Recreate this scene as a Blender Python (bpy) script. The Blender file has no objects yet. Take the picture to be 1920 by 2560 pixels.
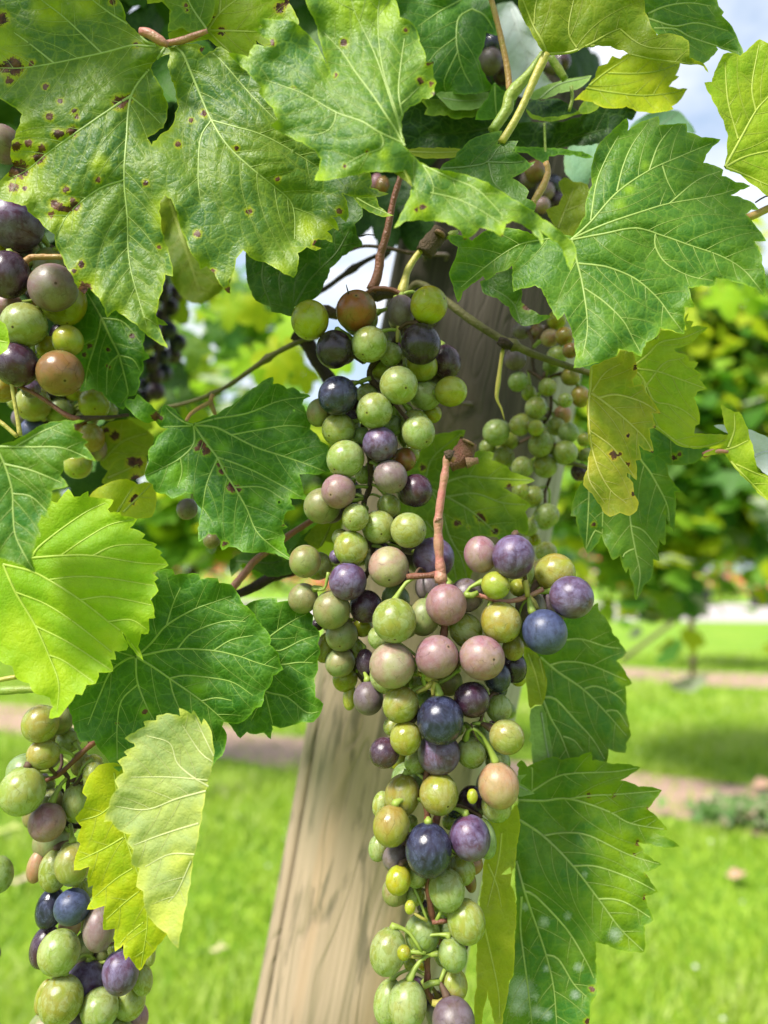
import bpy, math, random
import numpy as np
from mathutils import Vector, Matrix, Euler
from mathutils.geometry import delaunay_2d_cdt

random.seed(7); RNG = np.random.default_rng(7)
scene = bpy.context.scene
COL = scene.collection

# ------------------------------------------------------------------ camera
F = 1934.0                       # focal length in photo pixels (1920 x 2560)
CAM = np.array([0.0, 0.0, 1.15]); PITCH = math.radians(4.4)
FWD = np.array([0, math.cos(PITCH), math.sin(PITCH)])
RGT = np.array([1.0, 0, 0]); UPV = np.array([0, -math.sin(PITCH), math.cos(PITCH)])
cam = bpy.data.cameras.new("camera"); camo = bpy.data.objects.new("camera", cam)
COL.objects.link(camo); scene.camera = camo
camo.location = CAM; camo.rotation_euler = (math.pi/2 + PITCH, 0, 0)
cam.sensor_fit = 'VERTICAL'; cam.sensor_height = 36.0; cam.sensor_width = 27.0
cam.lens = F/2560*36.0; cam.clip_start = 0.01; cam.clip_end = 2000
cam.dof.use_dof = True; cam.dof.focus_distance = 0.292; cam.dof.aperture_fstop = 6.6
cam.dof.aperture_blades = 0

# ------------------------------------------------------------------ sky, sun, exposure
SUN_EL, SUN_AZ = math.radians(50), math.radians(222)     # azimuth clockwise from +Y
world = bpy.data.worlds.new("World"); scene.world = world; world.use_nodes = True
nt = world.node_tree; nt.nodes.clear()
out = nt.nodes.new('ShaderNodeOutputWorld'); bg = nt.nodes.new('ShaderNodeBackground')
sky = nt.nodes.new('ShaderNodeTexSky'); sky.sky_type = 'NISHITA'; sky.sun_disc = False
sky.sun_elevation = SUN_EL; sky.sun_rotation = SUN_AZ
sky.air_density = 1.0; sky.dust_density = 1.5
tc = nt.nodes.new('ShaderNodeTexCoord'); mp = nt.nodes.new('ShaderNodeMapping')
mp.inputs['Scale'].default_value = (1.6, 1.6, 3.2); mp.inputs['Location'].default_value = (3.1, 0.4, 0.9)
nz = nt.nodes.new('ShaderNodeTexNoise'); nz.inputs['Scale'].default_value = 2.2
nz.inputs['Detail'].default_value = 7; nz.inputs['Roughness'].default_value = 0.55
rp = nt.nodes.new('ShaderNodeValToRGB'); rp.color_ramp.elements[0].position = 0.40; rp.color_ramp.elements[1].position = 0.62
mx = nt.nodes.new('ShaderNodeMix'); mx.data_type = 'RGBA'
mx.inputs['B'].default_value = (6.7, 6.9, 7.3, 1)
gm = nt.nodes.new('ShaderNodeMix'); gm.data_type = 'RGBA'; gm.inputs['Factor'].default_value = 0.30
gm.inputs['B'].default_value = (5.6, 7.3, 9.4, 1)
nt.links.new(tc.outputs['Generated'], mp.inputs['Vector']); nt.links.new(mp.outputs[0], nz.inputs['Vector'])
nt.links.new(nz.outputs['Fac'], rp.inputs[0]); nt.links.new(rp.outputs[0], mx.inputs['Factor'])
nt.links.new(sky.outputs[0], gm.inputs['A']); nt.links.new(gm.outputs['Result'], mx.inputs['A'])
nt.links.new(mx.outputs['Result'], bg.inputs['Color']); bg.inputs['Strength'].default_value = 0.10
nt.links.new(bg.outputs[0], out.inputs['Surface'])

sun = bpy.data.lights.new("sun", 'SUN'); suno = bpy.data.objects.new("sun", sun); COL.objects.link(suno)
sun.energy = 4.4; sun.angle = math.radians(10); sun.color = (1.0, 0.95, 0.86)
sd = Vector((math.sin(SUN_AZ)*math.cos(SUN_EL), math.cos(SUN_AZ)*math.cos(SUN_EL), math.sin(SUN_EL)))
suno.rotation_euler = sd.to_track_quat('Z', 'Y').to_euler()

scene.view_settings.view_transform = 'Standard'; scene.view_settings.look = 'None'
scene.view_settings.gamma = 1.0; scene.view_settings.use_curve_mapping = False
scene.view_settings.exposure = 0.86
scene.render.engine = 'CYCLES'
scene.cycles.use_denoising = True
scene.cycles.max_bounces = 10; scene.cycles.transmission_bounces = 6; scene.cycles.diffuse_bounces = 5
scene.cycles.sample_clamp_indirect = 6.0

# ------------------------------------------------------------------ helpers
TILES = dict(A=(0,0), B=(640,0), C=(1280,0), D=(0,640), E=(640,640), F=(1280,640),
             G=(0,1280), H=(640,1280), I=(1280,1280), J=(0,1920), K=(640,1920), L=(1280,1920))
TS = 640/1659.0
def P(s):
    """'A 10,20 30,40 B 5,6' -> photo positions"""
    o = (0, 0); r = []
    for t in s.split():
        if t in TILES: o = TILES[t]
        else:
            a, b = t.split(','); r.append((o[0]+float(a)*TS, o[1]+float(b)*TS))
    return r
def W(x, y, d):
    return CAM + d*(FWD + RGT*((x-960)/F) - UPV*((y-1280)/F))
def Wn(x, y, d):
    x = np.asarray(x); y = np.asarray(y); d = np.asarray(d)
    return CAM[None] + d[:, None]*(FWD[None] + RGT[None]*((x-960)/F)[:, None] - UPV[None]*((y-1280)/F)[:, None])

def empty(name, loc, label=None, cat=None, group=None):
    o = bpy.data.objects.new(name, None); o.empty_display_size = 0.02
    o.location = Vector(loc); COL.objects.link(o)
    if label: o['label'] = label
    if cat: o['category'] = cat
    if group: o['group'] = group
    return o
def adopt(o, parent):
    if parent is not None:
        o.parent = parent
        root = parent
        off = Vector((0, 0, 0))
        while root is not None:
            off += root.location; root = root.parent
        o.location = o.location - off
def mesh_np(name, V, T, mat=None, parent=None, smooth=True):
    """triangle mesh from numpy, world coordinates"""
    V = np.asarray(V, dtype=np.float32); T = np.asarray(T, dtype=np.int32)
    me = bpy.data.meshes.new(name)
    c = V.mean(axis=0) if len(V) else np.zeros(3)
    me.vertices.add(len(V)); me.vertices.foreach_set('co', (V-c).ravel())
    me.loops.add(T.size); me.loops.foreach_set('vertex_index', T.ravel())
    me.polygons.add(len(T)); k = T.shape[1]
    me.polygons.foreach_set('loop_start', np.arange(len(T), dtype=np.int32)*k)
    me.polygons.foreach_set('loop_total', np.full(len(T), k, dtype=np.int32))
    if smooth: me.polygons.foreach_set('use_smooth', np.ones(len(T), dtype=bool))
    me.update(calc_edges=True); me.validate()
    if mat: me.materials.append(mat)
    o = bpy.data.objects.new(name, me); COL.objects.link(o); o.location = Vector(c)
    adopt(o, parent)
    return o
def mesh_join(parts):
    Vs, Ts, n = [], [], 0
    for V, T in parts:
        Vs.append(V); Ts.append(np.asarray(T)+n); n += len(V)
    return np.concatenate(Vs), np.concatenate(Ts)

def tube_np(pts, rad, n=8, cap=True, flat=1.0, lump=0.0):
    """swept tube, triangles"""
    pts = np.asarray(pts, float); m = len(pts)
    rad = np.broadcast_to(np.asarray(rad, float), (m,)).copy()
    if lump: rad *= 1 + lump*RNG.normal(size=m)
    tan = np.gradient(pts, axis=0); tan /= np.linalg.norm(tan, axis=1)[:, None]+1e-12
    ref = -FWD
    V = []
    for i in range(m):
        t = tan[i]; a = np.cross(t, ref)
        if np.linalg.norm(a) < 1e-3: a = np.cross(t, RGT)
        a /= np.linalg.norm(a); b = np.cross(a, t)
        ang = np.arange(n)/n*2*math.pi
        V.append(pts[i] + rad[i]*(np.cos(ang)[:, None]*a + flat*np.sin(ang)[:, None]*b))
    V = np.concatenate(V); T = []
    for i in range(m-1):
        for j in range(n):
            p, q = i*n+j, i*n+(j+1) % n
            T.append((p, q, q+n)); T.append((p, q+n, p+n))
    if cap:
        V = np.concatenate([V, pts[:1], pts[-1:]]); c0, c1 = len(V)-2, len(V)-1
        for j in range(n):
            T.append((c0, (j+1) % n, j)); T.append((c1, (m-1)*n+j, (m-1)*n+(j+1) % n))
    return V, np.array(T)
def smooth_path(pts, step):
    """Catmull-Rom resample; pts (n,k)"""
    pts = np.asarray(pts, float)
    if len(pts) == 2:
        L = np.linalg.norm(pts[1]-pts[0]); k = max(2, int(L/step)+1)
        return pts[0] + np.linspace(0, 1, k)[:, None]*(pts[1]-pts[0])
    Q = np.concatenate([[2*pts[0]-pts[1]], pts, [2*pts[-1]-pts[-2]]]); o = []
    for i in range(1, len(Q)-2):
        p0, p1, p2, p3 = Q[i-1], Q[i], Q[i+1], Q[i+2]
        k = max(1, int(np.linalg.norm((p2-p1)[:2])/step))
        for t in np.arange(k)/k:
            o.append(0.5*((2*p1)+(-p0+p2)*t+(2*p0-5*p1+4*p2-p3)*t*t+(-p0+3*p1-3*p2+p3)*t**3))
    o.append(pts[-1]); return np.array(o)

# ------------------------------------------------------------------ node helper
class N:
    def __init__(s, name):
        s.m = bpy.data.materials.new(name); s.m.use_nodes = True
        s.t = s.m.node_tree; s.t.nodes.clear()
        s.out = s.t.nodes.new('ShaderNodeOutputMaterial')
    def n(s, typ, **kw):
        nd = s.t.nodes.new(typ)
        for k, v in kw.items():
            if k == 'ins':
                for a, b in v.items():
                    sock = nd.inputs[a]
                    if isinstance(b, bpy.types.NodeSocket): s.t.links.new(b, sock)
                    else: sock.default_value = b
            else: setattr(nd, k, v)
        return nd
    def l(s, a, b): s.t.links.new(a, b)
    def mix(s, f, a, b, blend='MIX'):
        nd = s.n('ShaderNodeMix', data_type='RGBA', blend_type=blend)
        for sock, v in ((nd.inputs[0], f), (nd.inputs[6], a), (nd.inputs[7], b)):
            if isinstance(v, bpy.types.NodeSocket): s.l(v, sock)
            elif isinstance(v, (int, float)): sock.default_value = v
            else: sock.default_value = (*v, 1) if len(v) == 3 else v
        return nd.outputs[2]
    def mr(s, v, a, b, c=0.0, d=1.0):
        nd = s.n('ShaderNodeMapRange'); s.l(v, nd.inputs[0])
        for i, x in enumerate((a, b, c, d)): nd.inputs[i+1].default_value = x
        return nd.outputs[0]
    def ma(s, op, a, b=0.0, clamp=False):
        nd = s.n('ShaderNodeMath', operation=op, use_clamp=clamp)
        for i, v in enumerate((a, b)):
            if isinstance(v, bpy.types.NodeSocket): s.l(v, nd.inputs[i])
            else: nd.inputs[i].default_value = v
        return nd.outputs[0]
    def noise(s, vec, scale, detail=3, rough=0.5, dist=0.0):
        nd = s.n('ShaderNodeTexNoise'); nd.inputs['Scale'].default_value = scale
        nd.inputs['Detail'].default_value = detail; nd.inputs['Roughness'].default_value = rough
        nd.inputs['Distortion'].default_value = dist
        if vec is not None: s.l(vec, nd.inputs['Vector'])
        return nd.outputs['Fac']
    def voro(s, vec, scale, feature='F1', rnd=1.0):
        nd = s.n('ShaderNodeTexVoronoi', feature=feature); nd.inputs['Scale'].default_value = scale
        nd.inputs['Randomness'].default_value = rnd
        if vec is not None: s.l(vec, nd.inputs['Vector'])
        return nd.outputs['Distance']
    def attr(s, name, out='Fac', typ='GEOMETRY'):
        nd = s.n('ShaderNodeAttribute', attribute_type=typ, attribute_name=name); return nd.outputs[out]

def simple_mat(name, c1, c2, scale=60, rough=0.6, bump=0.3, dist=0.0, trans=0.0, coord='Object', stretch=None, spec=0.4):
    n = N(name); tcn = n.n('ShaderNodeTexCoord'); vec = tcn.outputs[coord]
    if stretch:
        mpn = n.n('ShaderNodeMapping'); mpn.inputs['Scale'].default_value = stretch
        n.l(vec, mpn.inputs[0]); vec = mpn.outputs[0]
    f = n.noise(vec, scale, 5, 0.6, dist); f2 = n.noise(vec, scale*5, 3, 0.6)
    col = n.mix(n.mr(f, 0.35, 0.65), c1, c2)
    col = n.mix(n.mr(f2, 0.3, 0.7, 0.0, 0.5), col, tuple(x*0.6 for x in c1))
    b = n.n('ShaderNodeBump', ins={'Strength': bump, 'Distance': 0.002, 'Height': n.ma('ADD', f, f2)})
    pb = n.n('ShaderNodeBsdfPrincipled', ins={'Base Color': col, 'Roughness': rough, 'Normal': b.outputs[0], 'Specular IOR Level': spec})
    n.l(pb.outputs[0], n.out.inputs[0]); return n.m

# ------------------------------------------------------------------ leaf material
def leaf_mat(name, base, yel, ymix=0.3, under=None, trans=0.35, tcol=None, rough=0.42, cell=1.0, cellamt=0.42,
             dirty=0.12, spotcol=(0.035, 0.012, 0.008), edgey=0.5, lowscale=0.5, gloss=0.17):
    n = N(name); uv = n.n('ShaderNodeTexCoord').outputs['UV']
    under = under or tuple(0.55*b+0.45*w for b, w in zip(base, (0.20, 0.26, 0.14)))
    tcol = tcol or (min(1, yel[0]*1.5), min(1, yel[1]*1.5), yel[2]*0.8)
    low = n.noise(uv, lowscale, 3, 0.55); mid = n.noise(uv, 3.0, 4, 0.6); fine = n.noise(uv, 22, 3, 0.6)
    f = n.mr(low, 0.38, 0.66, 0, 1)
    col = n.mix(n.ma('MULTIPLY', f, ymix, True), base, yel)
    col = n.mix(n.mr(mid, 0.42, 0.75, 0, 0.35), col, tuple(b*0.5 for b in base))
    col = n.mix(n.mr(fine, 0.35, 0.7, 0, 0.16), col, tuple(min(1, b*1.9+0.01) for b in base))
    ch = n.ma('ADD', n.attr('chl'), n.ma('MULTIPLY', n.ma('SUBTRACT', n.noise(uv, 1.4, 4, .6), .5), .9))
    col = n.mix(n.mr(ch, .25, .95, 0, .92), col, tuple(min(1, y*1.1) for y in yel))
    # paler along veins and yellower at the margin
    vd = n.attr('vd'); edge = n.attr('edge')
    nearv = n.mr(vd, 0.0, 6.0, 0.35, 0.0)
    col = n.mix(nearv, col, tuple(0.6*y+0.02 for y in yel))
    ed = n.ma('MULTIPLY', n.mr(edge, 0, 34, 1, 0), n.mr(n.noise(uv, 1.3, 2), 0.42, 0.7, 0, 1))
    col = n.mix(n.ma('MULTIPLY', ed, edgey, True), col, yel)
    col = n.mix(n.mr(edge, 0.0, 4.5, 0.7*min(1, edgey+.3), 0.0), col, tuple(min(1, y*1.25) for y in yel))
    # fine net of veins
    wv = n.n('ShaderNodeTexNoise'); wv.inputs['Scale'].default_value = 3.5
    n.l(uv, wv.inputs['Vector'])
    wuv = n.mix(0.09, uv, wv.outputs['Color'], 'ADD')
    c1 = n.voro(wuv, 1.75*cell, 'DISTANCE_TO_EDGE'); c2 = n.voro(wuv, 5.5*cell, 'DISTANCE_TO_EDGE')
    l1 = n.mr(c1, 0.0, 0.075, 1, 0); l2 = n.mr(c2, 0.0, 0.11, 1, 0)
    net = n.ma('ADD', n.ma('MULTIPLY', l1, cellamt), n.ma('MULTIPLY', l2, cellamt*0.35), True)
    col = n.mix(net, col, tuple(min(1, 0.35*b+0.75*y+0.02) for b, y in zip(base, yel)))
    # specks and traced blemishes
    sp = n.voro(uv, 2.3); spn = n.noise(uv, 0.9, 2)
    specks = n.ma('MULTIPLY', n.mr(n.noise(uv, 5.5, 3, .6), 0.745, 0.765), n.mr(spn, 0.5, 0.6, 0, min(1, dirty*4)), True)
    spot = n.attr('spot'); sn = n.noise(uv, 6, 5, 0.75)
    sm = n.mr(n.ma('ADD', spot, n.ma('MULTIPLY', n.ma('SUBTRACT', sn, 0.5), 2.0)), 0.50, 0.60)
    halo = n.mr(n.ma('ADD', spot, n.ma('MULTIPLY', n.ma('SUBTRACT', sn, 0.5), 0.9)), 0.04, 0.42, 0, 0.9)
    col = n.mix(halo, col, (min(1, yel[0]*1.15), yel[1], yel[2]))
    scv = n.mix(n.mr(n.noise(uv, 3.0, 3), .4, .6), spotcol, (.11, .045, .02)); col = n.mix(n.ma('MAXIMUM', specks, sm), col, scv)
    mild = n.attr('mild'); mm = n.mr(n.ma('ADD', mild, n.ma('MULTIPLY', n.ma('SUBTRACT', n.noise(uv, 13, 5, .75), .5), 1.4)), 0.22, 1.15, 0, .8)
    col = n.mix(mm, col, (0.50, 0.56, 0.50))
    # greyish bloom of dust on the upper side
    col = n.mix(n.mr(n.noise(uv, 1.6, 4, .65), 0.5, 0.75, 0, 0.06), col, (0.20, 0.30, 0.20))
    ucol = n.mix(n.mr(low, 0.35, 0.65, 0, ymix), under, tuple(min(1, 0.5*y+0.5*u) for y, u in zip(yel, under)))
    ucol = n.mix(n.ma('MULTIPLY', net, 0.8), ucol, tuple(min(1, u*1.5) for u in under))
    ucol = n.mix(n.ma('MAXIMUM', specks, sm), ucol, spotcol)
    back = n.n('ShaderNodeNewGeometry').outputs['Backfacing']
    fc = n.mix(back, col, ucol)
    h = n.ma('ADD', n.ma('MULTIPLY', n.mr(c1, 0, 0.35, 0, 1), 0.8), n.ma('ADD', n.ma('MULTIPLY', n.mr(c2, 0, 0.3), 0.35), n.ma('MULTIPLY', fine, 0.3)))
    b = n.n('ShaderNodeBump', ins={'Strength': 0.34, 'Distance': 0.0007, 'Height': h})
    rr = n.ma('ADD', n.mr(mid, 0.3, 0.7, rough-0.07, rough+0.12), n.ma('MULTIPLY', back, 0.2))
    pb = n.n('ShaderNodeBsdfPrincipled', ins={'Base Color': fc, 'Roughness': rr, 'Normal': b.outputs[0], 'Specular IOR Level': gloss})
    tl = n.n('ShaderNodeBsdfTranslucent', ins={'Color': n.mix(0.6, fc, tcol), 'Normal': b.outputs[0]})
    ms = n.n('ShaderNodeMixShader', ins={0: n.ma('MULTIPLY', trans, n.ma('SUBTRACT', 1.0, sm))})
    n.l(pb.outputs[0], ms.inputs[1]); n.l(tl.outputs[0], ms.inputs[2]); n.l(ms.outputs[0], n.out.inputs[0])
    return n.m

def plain_mat(name, c, rough=0.5, sss=0.0, trans=0.0):
    n = N(name); g = n.n('ShaderNodeTexCoord').outputs['Object']
    f = n.noise(g, 300, 3, .6)
    col = n.mix(n.mr(f, .35, .65, 0, .5), c, tuple(x*0.65 for x in c))
    pb = n.n('ShaderNodeBsdfPrincipled', ins={'Base Color': col, 'Roughness': rough})
    if trans:
        tl = n.n('ShaderNodeBsdfTranslucent', ins={'Color': col}); ms = n.n('ShaderNodeMixShader', ins={0: trans})
        n.l(pb.outputs[0], ms.inputs[1]); n.l(tl.outputs[0], ms.inputs[2]); n.l(ms.outputs[0], n.out.inputs[0])
    else: n.l(pb.outputs[0], n.out.inputs[0])
    return n.m

# colours of leaf kinds ------------------------------------------------
LM = {}
def lm(key):
    if key in LM: return LM[key]
    K = dict(
        mid=dict(base=(0.045, 0.135, 0.014), yel=(0.26, 0.36, 0.02), ymix=0.30),
        big=dict(base=(0.034, 0.108, 0.024), yel=(0.25, 0.33, 0.008), ymix=0.38, lowscale=0.33, edgey=1.0, rough=0.40, trans=.22, dirty=.25),
        top=dict(base=(0.042, 0.122, 0.022), yel=(0.22, 0.33, 0.006), ymix=0.4, lowscale=0.35, edgey=.9, trans=.2),
        right=dict(base=(0.034, 0.118, 0.013), yel=(0.17, 0.29, 0.012), ymix=0.35, edgey=.7, trans=.25, cellamt=.42),
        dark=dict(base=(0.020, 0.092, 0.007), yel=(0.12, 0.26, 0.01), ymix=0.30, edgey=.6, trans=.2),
        deep=dict(base=(0.008, 0.034, 0.010), yel=(0.07, 0.15, 0.01), ymix=0.15, trans=.08, edgey=.4),  # very dark base stands in for shade inside the canopy
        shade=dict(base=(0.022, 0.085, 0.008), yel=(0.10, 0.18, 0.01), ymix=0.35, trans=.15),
        bright=dict(base=(0.205, 0.395, 0.012), yel=(0.33, 0.46, 0.012), ymix=0.6, edgey=.4, trans=.42, cellamt=.10, dirty=0, rough=.5, tcol=(.42, .62, .02)),
        lime=dict(base=(0.19, 0.33, 0.012), yel=(0.36, 0.42, 0.02), ymix=0.7, trans=.42, cellamt=.45, tcol=(.45, .6, .02)),
        limey=dict(base=(0.25, 0.36, 0.010), yel=(0.46, 0.47, 0.01), ymix=0.8, trans=.40, cellamt=.12, dirty=0.1, tcol=(.5, .6, .02)),
        yellow=dict(base=(0.17, 0.26, 0.018), yel=(0.42, 0.37, 0.035), ymix=0.75, trans=.35, cellamt=.4, dirty=.8, edgey=1),
        olive=dict(base=(0.12, 0.20, 0.012), yel=(0.25, 0.28, 0.012), ymix=0.6, trans=.35, cellamt=.4, dirty=.5),
        strip=dict(base=(0.22, 0.30, 0.02), yel=(0.36, 0.38, 0.02), ymix=0.7, trans=.35, cellamt=.3),
        pale=dict(base=(0.30, 0.38, 0.15), yel=(0.44, 0.48, 0.08), ymix=0.6, trans=.35, cellamt=.12, dirty=.2, rough=.6, edgey=1, gloss=.2, under=(0.33, 0.40, 0.17)),
        palerim=dict(base=(0.15, 0.27, 0.06), yel=(0.25, 0.36, 0.1), ymix=0.3, trans=.2, rough=.5),
        silver=dict(base=(0.42, 0.47, 0.50), yel=(0.5, 0.52, 0.5), ymix=0.3, trans=.2, rough=.7, cellamt=.1, dirty=0, edgey=0, under=(0.42, 0.47, 0.50)),
        teal=dict(base=(0.16, 0.30, 0.20), yel=(0.2, 0.32, 0.15), ymix=0.3, trans=.25, rough=.6, cellamt=.1, dirty=0),
        smooth=dict(base=(0.032, 0.125, 0.018), yel=(0.16, 0.25, 0.006), ymix=0.5, trans=.22, cellamt=.30),
    )[key]
    LM[key] = leaf_mat('leaf_' + key, **K); return LM[key]
VEIN = {}
def vm(key):
    c = dict(bright=(0.38, 0.52, 0.05), limey=(0.38, 0.48, 0.05), lime=(0.42, 0.50, 0.07), pale=(0.50, 0.54, 0.24), dark=(0.26, 0.40, 0.07), deep=(0.05, 0.10, 0.02),
             shade=(0.10, 0.18, 0.04), yellow=(0.5, 0.48, 0.12), silver=(.5, .55, .55), strip=(.45, .5, .08), teal=(.25, .36, .22),
             palerim=(.3, .4, .2), olive=(0.32, 0.38, 0.05)).get(key, (0.33, 0.45, 0.11))
    if c not in VEIN: VEIN[c] = plain_mat('leaf_vein_' + key, c, 0.5, trans=.15)
    return VEIN[c]

# ------------------------------------------------------------------ leaf geometry
def inside(poly, X, Y):
    poly = np.asarray(poly); r = np.zeros(len(X), bool); n = len(poly); j = n-1
    for i in range(n):
        xi, yi = poly[i]; xj, yj = poly[j]
        if yi != yj:
            c = ((yi > Y) != (yj > Y)) & (X < (xj-xi)*(Y-yi)/(yj-yi)+xi); r ^= c
        j = i
    return r
def segdist(Pt, A, B):
    """min distance of points (n,2) to segments"""
    res = np.full(len(Pt), 1e9)
    for s in range(0, len(Pt), 1500):
        p = Pt[s:s+1500, None, :]; d = B-A; L = (d*d).sum(1)+1e-9
        t = np.clip(((p-A)*d).sum(2)/L, 0, 1); q = A+t[..., None]*d
        res[s:s+1500] = np.sqrt(((p-q)**2).sum(2)).min(1)
    return res
def segs(paths):
    A = np.concatenate([np.asarray(p)[:-1] for p in paths]); B = np.concatenate([np.asarray(p)[1:] for p in paths])
    return A, B
def dress_outline(pts, step=8.0, rough=0.8, bulge=0.05):
    pts = np.asarray(pts); o = []; n = len(pts)
    area = 0.5*np.sum(pts[:, 0]*np.roll(pts[:, 1], -1)-np.roll(pts[:, 0], -1)*pts[:, 1]); sg = 1 if area > 0 else -1
    for i in range(n):
        a, b = pts[i], pts[(i+1) % n]; d = b-a; L = np.hypot(*d)
        k = max(1, int(L/step)); nrm = np.array([d[1], -d[0]])/(L+1e-9)*sg
        for j in range(k):
            t = j/k; off = 4*t*(1-t)*bulge*min(L, 60)
            if j: off += RNG.normal()*rough
            o.append(a+d*t+nrm*off)
    return np.array(o)
def undul(X, Y, seed, amp):
    r = np.random.default_rng(seed); z = np.zeros_like(X)
    for k in range(5):
        w = r.uniform(90, 330); th = r.uniform(0, 6.28); ph = r.uniform(0, 6.28)
        z += np.sin((X*math.cos(th)+Y*math.sin(th))/w*6.28+ph)*(w/260)
    return z*amp/3

def make_leaf(name, outline, veins, d0, kind, parent, gx=0.0, gy=0.15, bumps=(), und=1.2, bulge=1.1, cup=0.0,
              holes=(), spots='', milds='', chl='', flip=False, step=9.0, label=None, vr=4.2, auto=True, seed=None, main=3, orough=.8, convert=None):
    seed = seed if seed is not None else (abs(hash(outline)) if isinstance(outline, int) else sum(ord(c)*(i+1) for i, c in enumerate(str(outline))) % 99991)
    rr = np.random.default_rng(seed)
    OL = dress_outline(P(outline) if isinstance(outline, str) else outline, rough=orough)
    HL = [dress_outline(P(h) if isinstance(h, str) else h, rough=1.6, bulge=0) for h in holes]
    vs = [smooth_path(P(v) if isinstance(v, str) else v, 10) for v in veins]
    mainv = list(vs)
    # side veins
    allv = list(vs); sub = []
    if auto and vs:
        for vi, v in enumerate(vs):
            seg = np.linalg.norm(np.diff(v, axis=0), axis=1); L = seg.sum()
            if L < 90: continue
            cum = np.concatenate([[0], np.cumsum(seg)]); s = rr.uniform(25, 45); side = 1
            while s < L-14:
                i = min(np.searchsorted(cum, s), len(v)-1); i = max(i, 1)
                tdir = v[i]-v[i-1]; th = math.atan2(tdir[1], tdir[0]); base = th
                a = th+side*math.radians(rr.uniform(44, 58)); p = v[i].copy(); path = [p.copy()]
                A, B = segs(allv); mxl = min(240, (L-s)*0.9+35)
                dist = 0
                while dist < mxl:
                    a -= side*math.radians(rr.uniform(0.3, 2.6)); q = p+8*np.array([math.cos(a), math.sin(a)]); dist += 8
                    if not inside(OL, q[None, 0], q[None, 1])[0]: break
                    if any(inside(h, q[None, 0], q[None, 1])[0] for h in HL): break
                    if dist > 30 and segdist(q[None], A, B)[0] < 9: break
                    p = q; path.append(p.copy())
                if len(path) > 4: sub.append(np.array(path)); allv.append(sub[-1])
                s += rr.uniform(20, 34); side *= -1
    x0, y0 = OL.min(0); x1, y1 = OL.max(0)
    gxs = []; yy = y0; row = 0
    while yy < y1:
        xs = np.arange(x0+(row % 2)*step/2, x1, step); gxs.append(np.stack([xs+rr.uniform(-1, 1, len(xs)), np.full(len(xs), yy)+rr.uniform(-1, 1, len(xs))], 1))
        yy += step*0.87; row += 1
    G = np.concatenate(gxs)
    S = []
    for s_, arr in ((spots, S),):
        if s_:
            for part in s_.split(';'):
                t, r_ = part.strip().rsplit(' ', 1); arr.append((P(t)[0], float(r_)*TS))
    M = []
    if milds:
        for part in milds.split(';'):
            t, r_ = part.strip().rsplit(' ', 1); M.append((P(t)[0], float(r_)*TS))
    Q = []
    if chl:
        for part in chl.split(';'):
            t, r_ = part.strip().rsplit(' ', 1); Q.append((P(t)[0], float(r_)*TS))
    extra = []
    for (c, r_) in S:
        for k in (0.0, 0.35, 0.7, 1.0, 1.4):
            for a in range(1 if k == 0 else 7):
                extra.append((c[0]+k*r_*math.cos(a*.9+k), c[1]+k*r_*math.sin(a*.9+k)))
    if extra: G = np.concatenate([G, np.array(extra)])
    oA, oB = segs([np.concatenate([p, p[:1]]) for p in [OL]+HL])
    keep = inside(OL, G[:, 0], G[:, 1])
    for h in HL: keep &= ~inside(h, G[:, 0], G[:, 1])
    G = G[keep]; G = G[segdist(G, oA, oB) > step*0.42]
    if allv:
        A_, B_ = segs(allv); G = G[segdist(G, A_, B_) > step*0.5]
        vp = np.concatenate([smooth_path(v, 6.5) for v in allv]); kk = inside(OL, vp[:, 0], vp[:, 1])
        for h in HL: kk &= ~inside(h, vp[:, 0], vp[:, 1])
        vp = vp[kk]; vp = vp[segdist(vp, oA, oB) > 2.5]; G = np.concatenate([G, vp])
    verts = [Vector(p) for p in OL]; edges = [(i, (i+1) % len(OL)) for i in range(len(OL))]
    for h in HL:
        b = len(verts); verts += [Vector(p) for p in h]; edges += [(b+i, b+(i+1) % len(h)) for i in range(len(h))]
    verts += [Vector(p) for p in G]
    ov, oe, of, *_ = delaunay_2d_cdt(verts, edges, [], 0, 1e-4)
    V = np.array([(v[0], v[1]) for v in ov]); T = np.array([f for f in of if len(f) == 3])
    c = V[T].mean(1); keep = inside(OL, c[:, 0], c[:, 1])
    for h in HL: keep &= ~inside(h, c[:, 0], c[:, 1])
    T = T[keep]
    used = np.unique(T); mp_ = -np.ones(len(V), int); mp_[used] = np.arange(len(used)); V = V[used]; T = mp_[T]
    e1 = V[T[:, 1]]-V[T[:, 0]]; e2 = V[T[:, 2]]-V[T[:, 0]]
    ar = e1[:, 0]*e2[:, 1]-e1[:, 1]*e2[:, 0]
    sw = (ar > 0) if not flip else (ar < 0)
    T[sw] = T[sw][:, ::-1]
    cx, cy = OL.mean(0); px = d0/F
    if allv: A, B = segs(allv); vd = segdist(V, A, B)
    else: vd = np.full(len(V), 60.0)
    if mainv: A, B = segs(mainv); mvd = segdist(V, A, B)
    else: mvd = np.full(len(V), 60.0)
    ed = segdist(V, oA, oB)
    def depth(X, Y, edv):
        z = d0 + gx*(X-cx)*px + gy*(cy-Y)*px
        for (bs, amp, sig) in bumps:
            bx, by = P(bs)[0]; z = z + amp*0.001*np.exp(-((X-bx)**2+(Y-by)**2)/(2*sig*sig))
        z = z + undul(X, Y, seed, und*0.001) + cup*0.001*np.exp(-edv/45.0)
        # wavy margin
        z = z + 0.0012*und*np.exp(-edv/26.0)*np.sin(X/21.0+Y/27.0+seed)
        return z
    z = depth(V[:, 0], V[:, 1], ed)
    z = z - bulge*0.001*((1-np.exp(-vd/13.0))*0.62+(1-np.exp(-mvd/50.0))*1.6)
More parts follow.
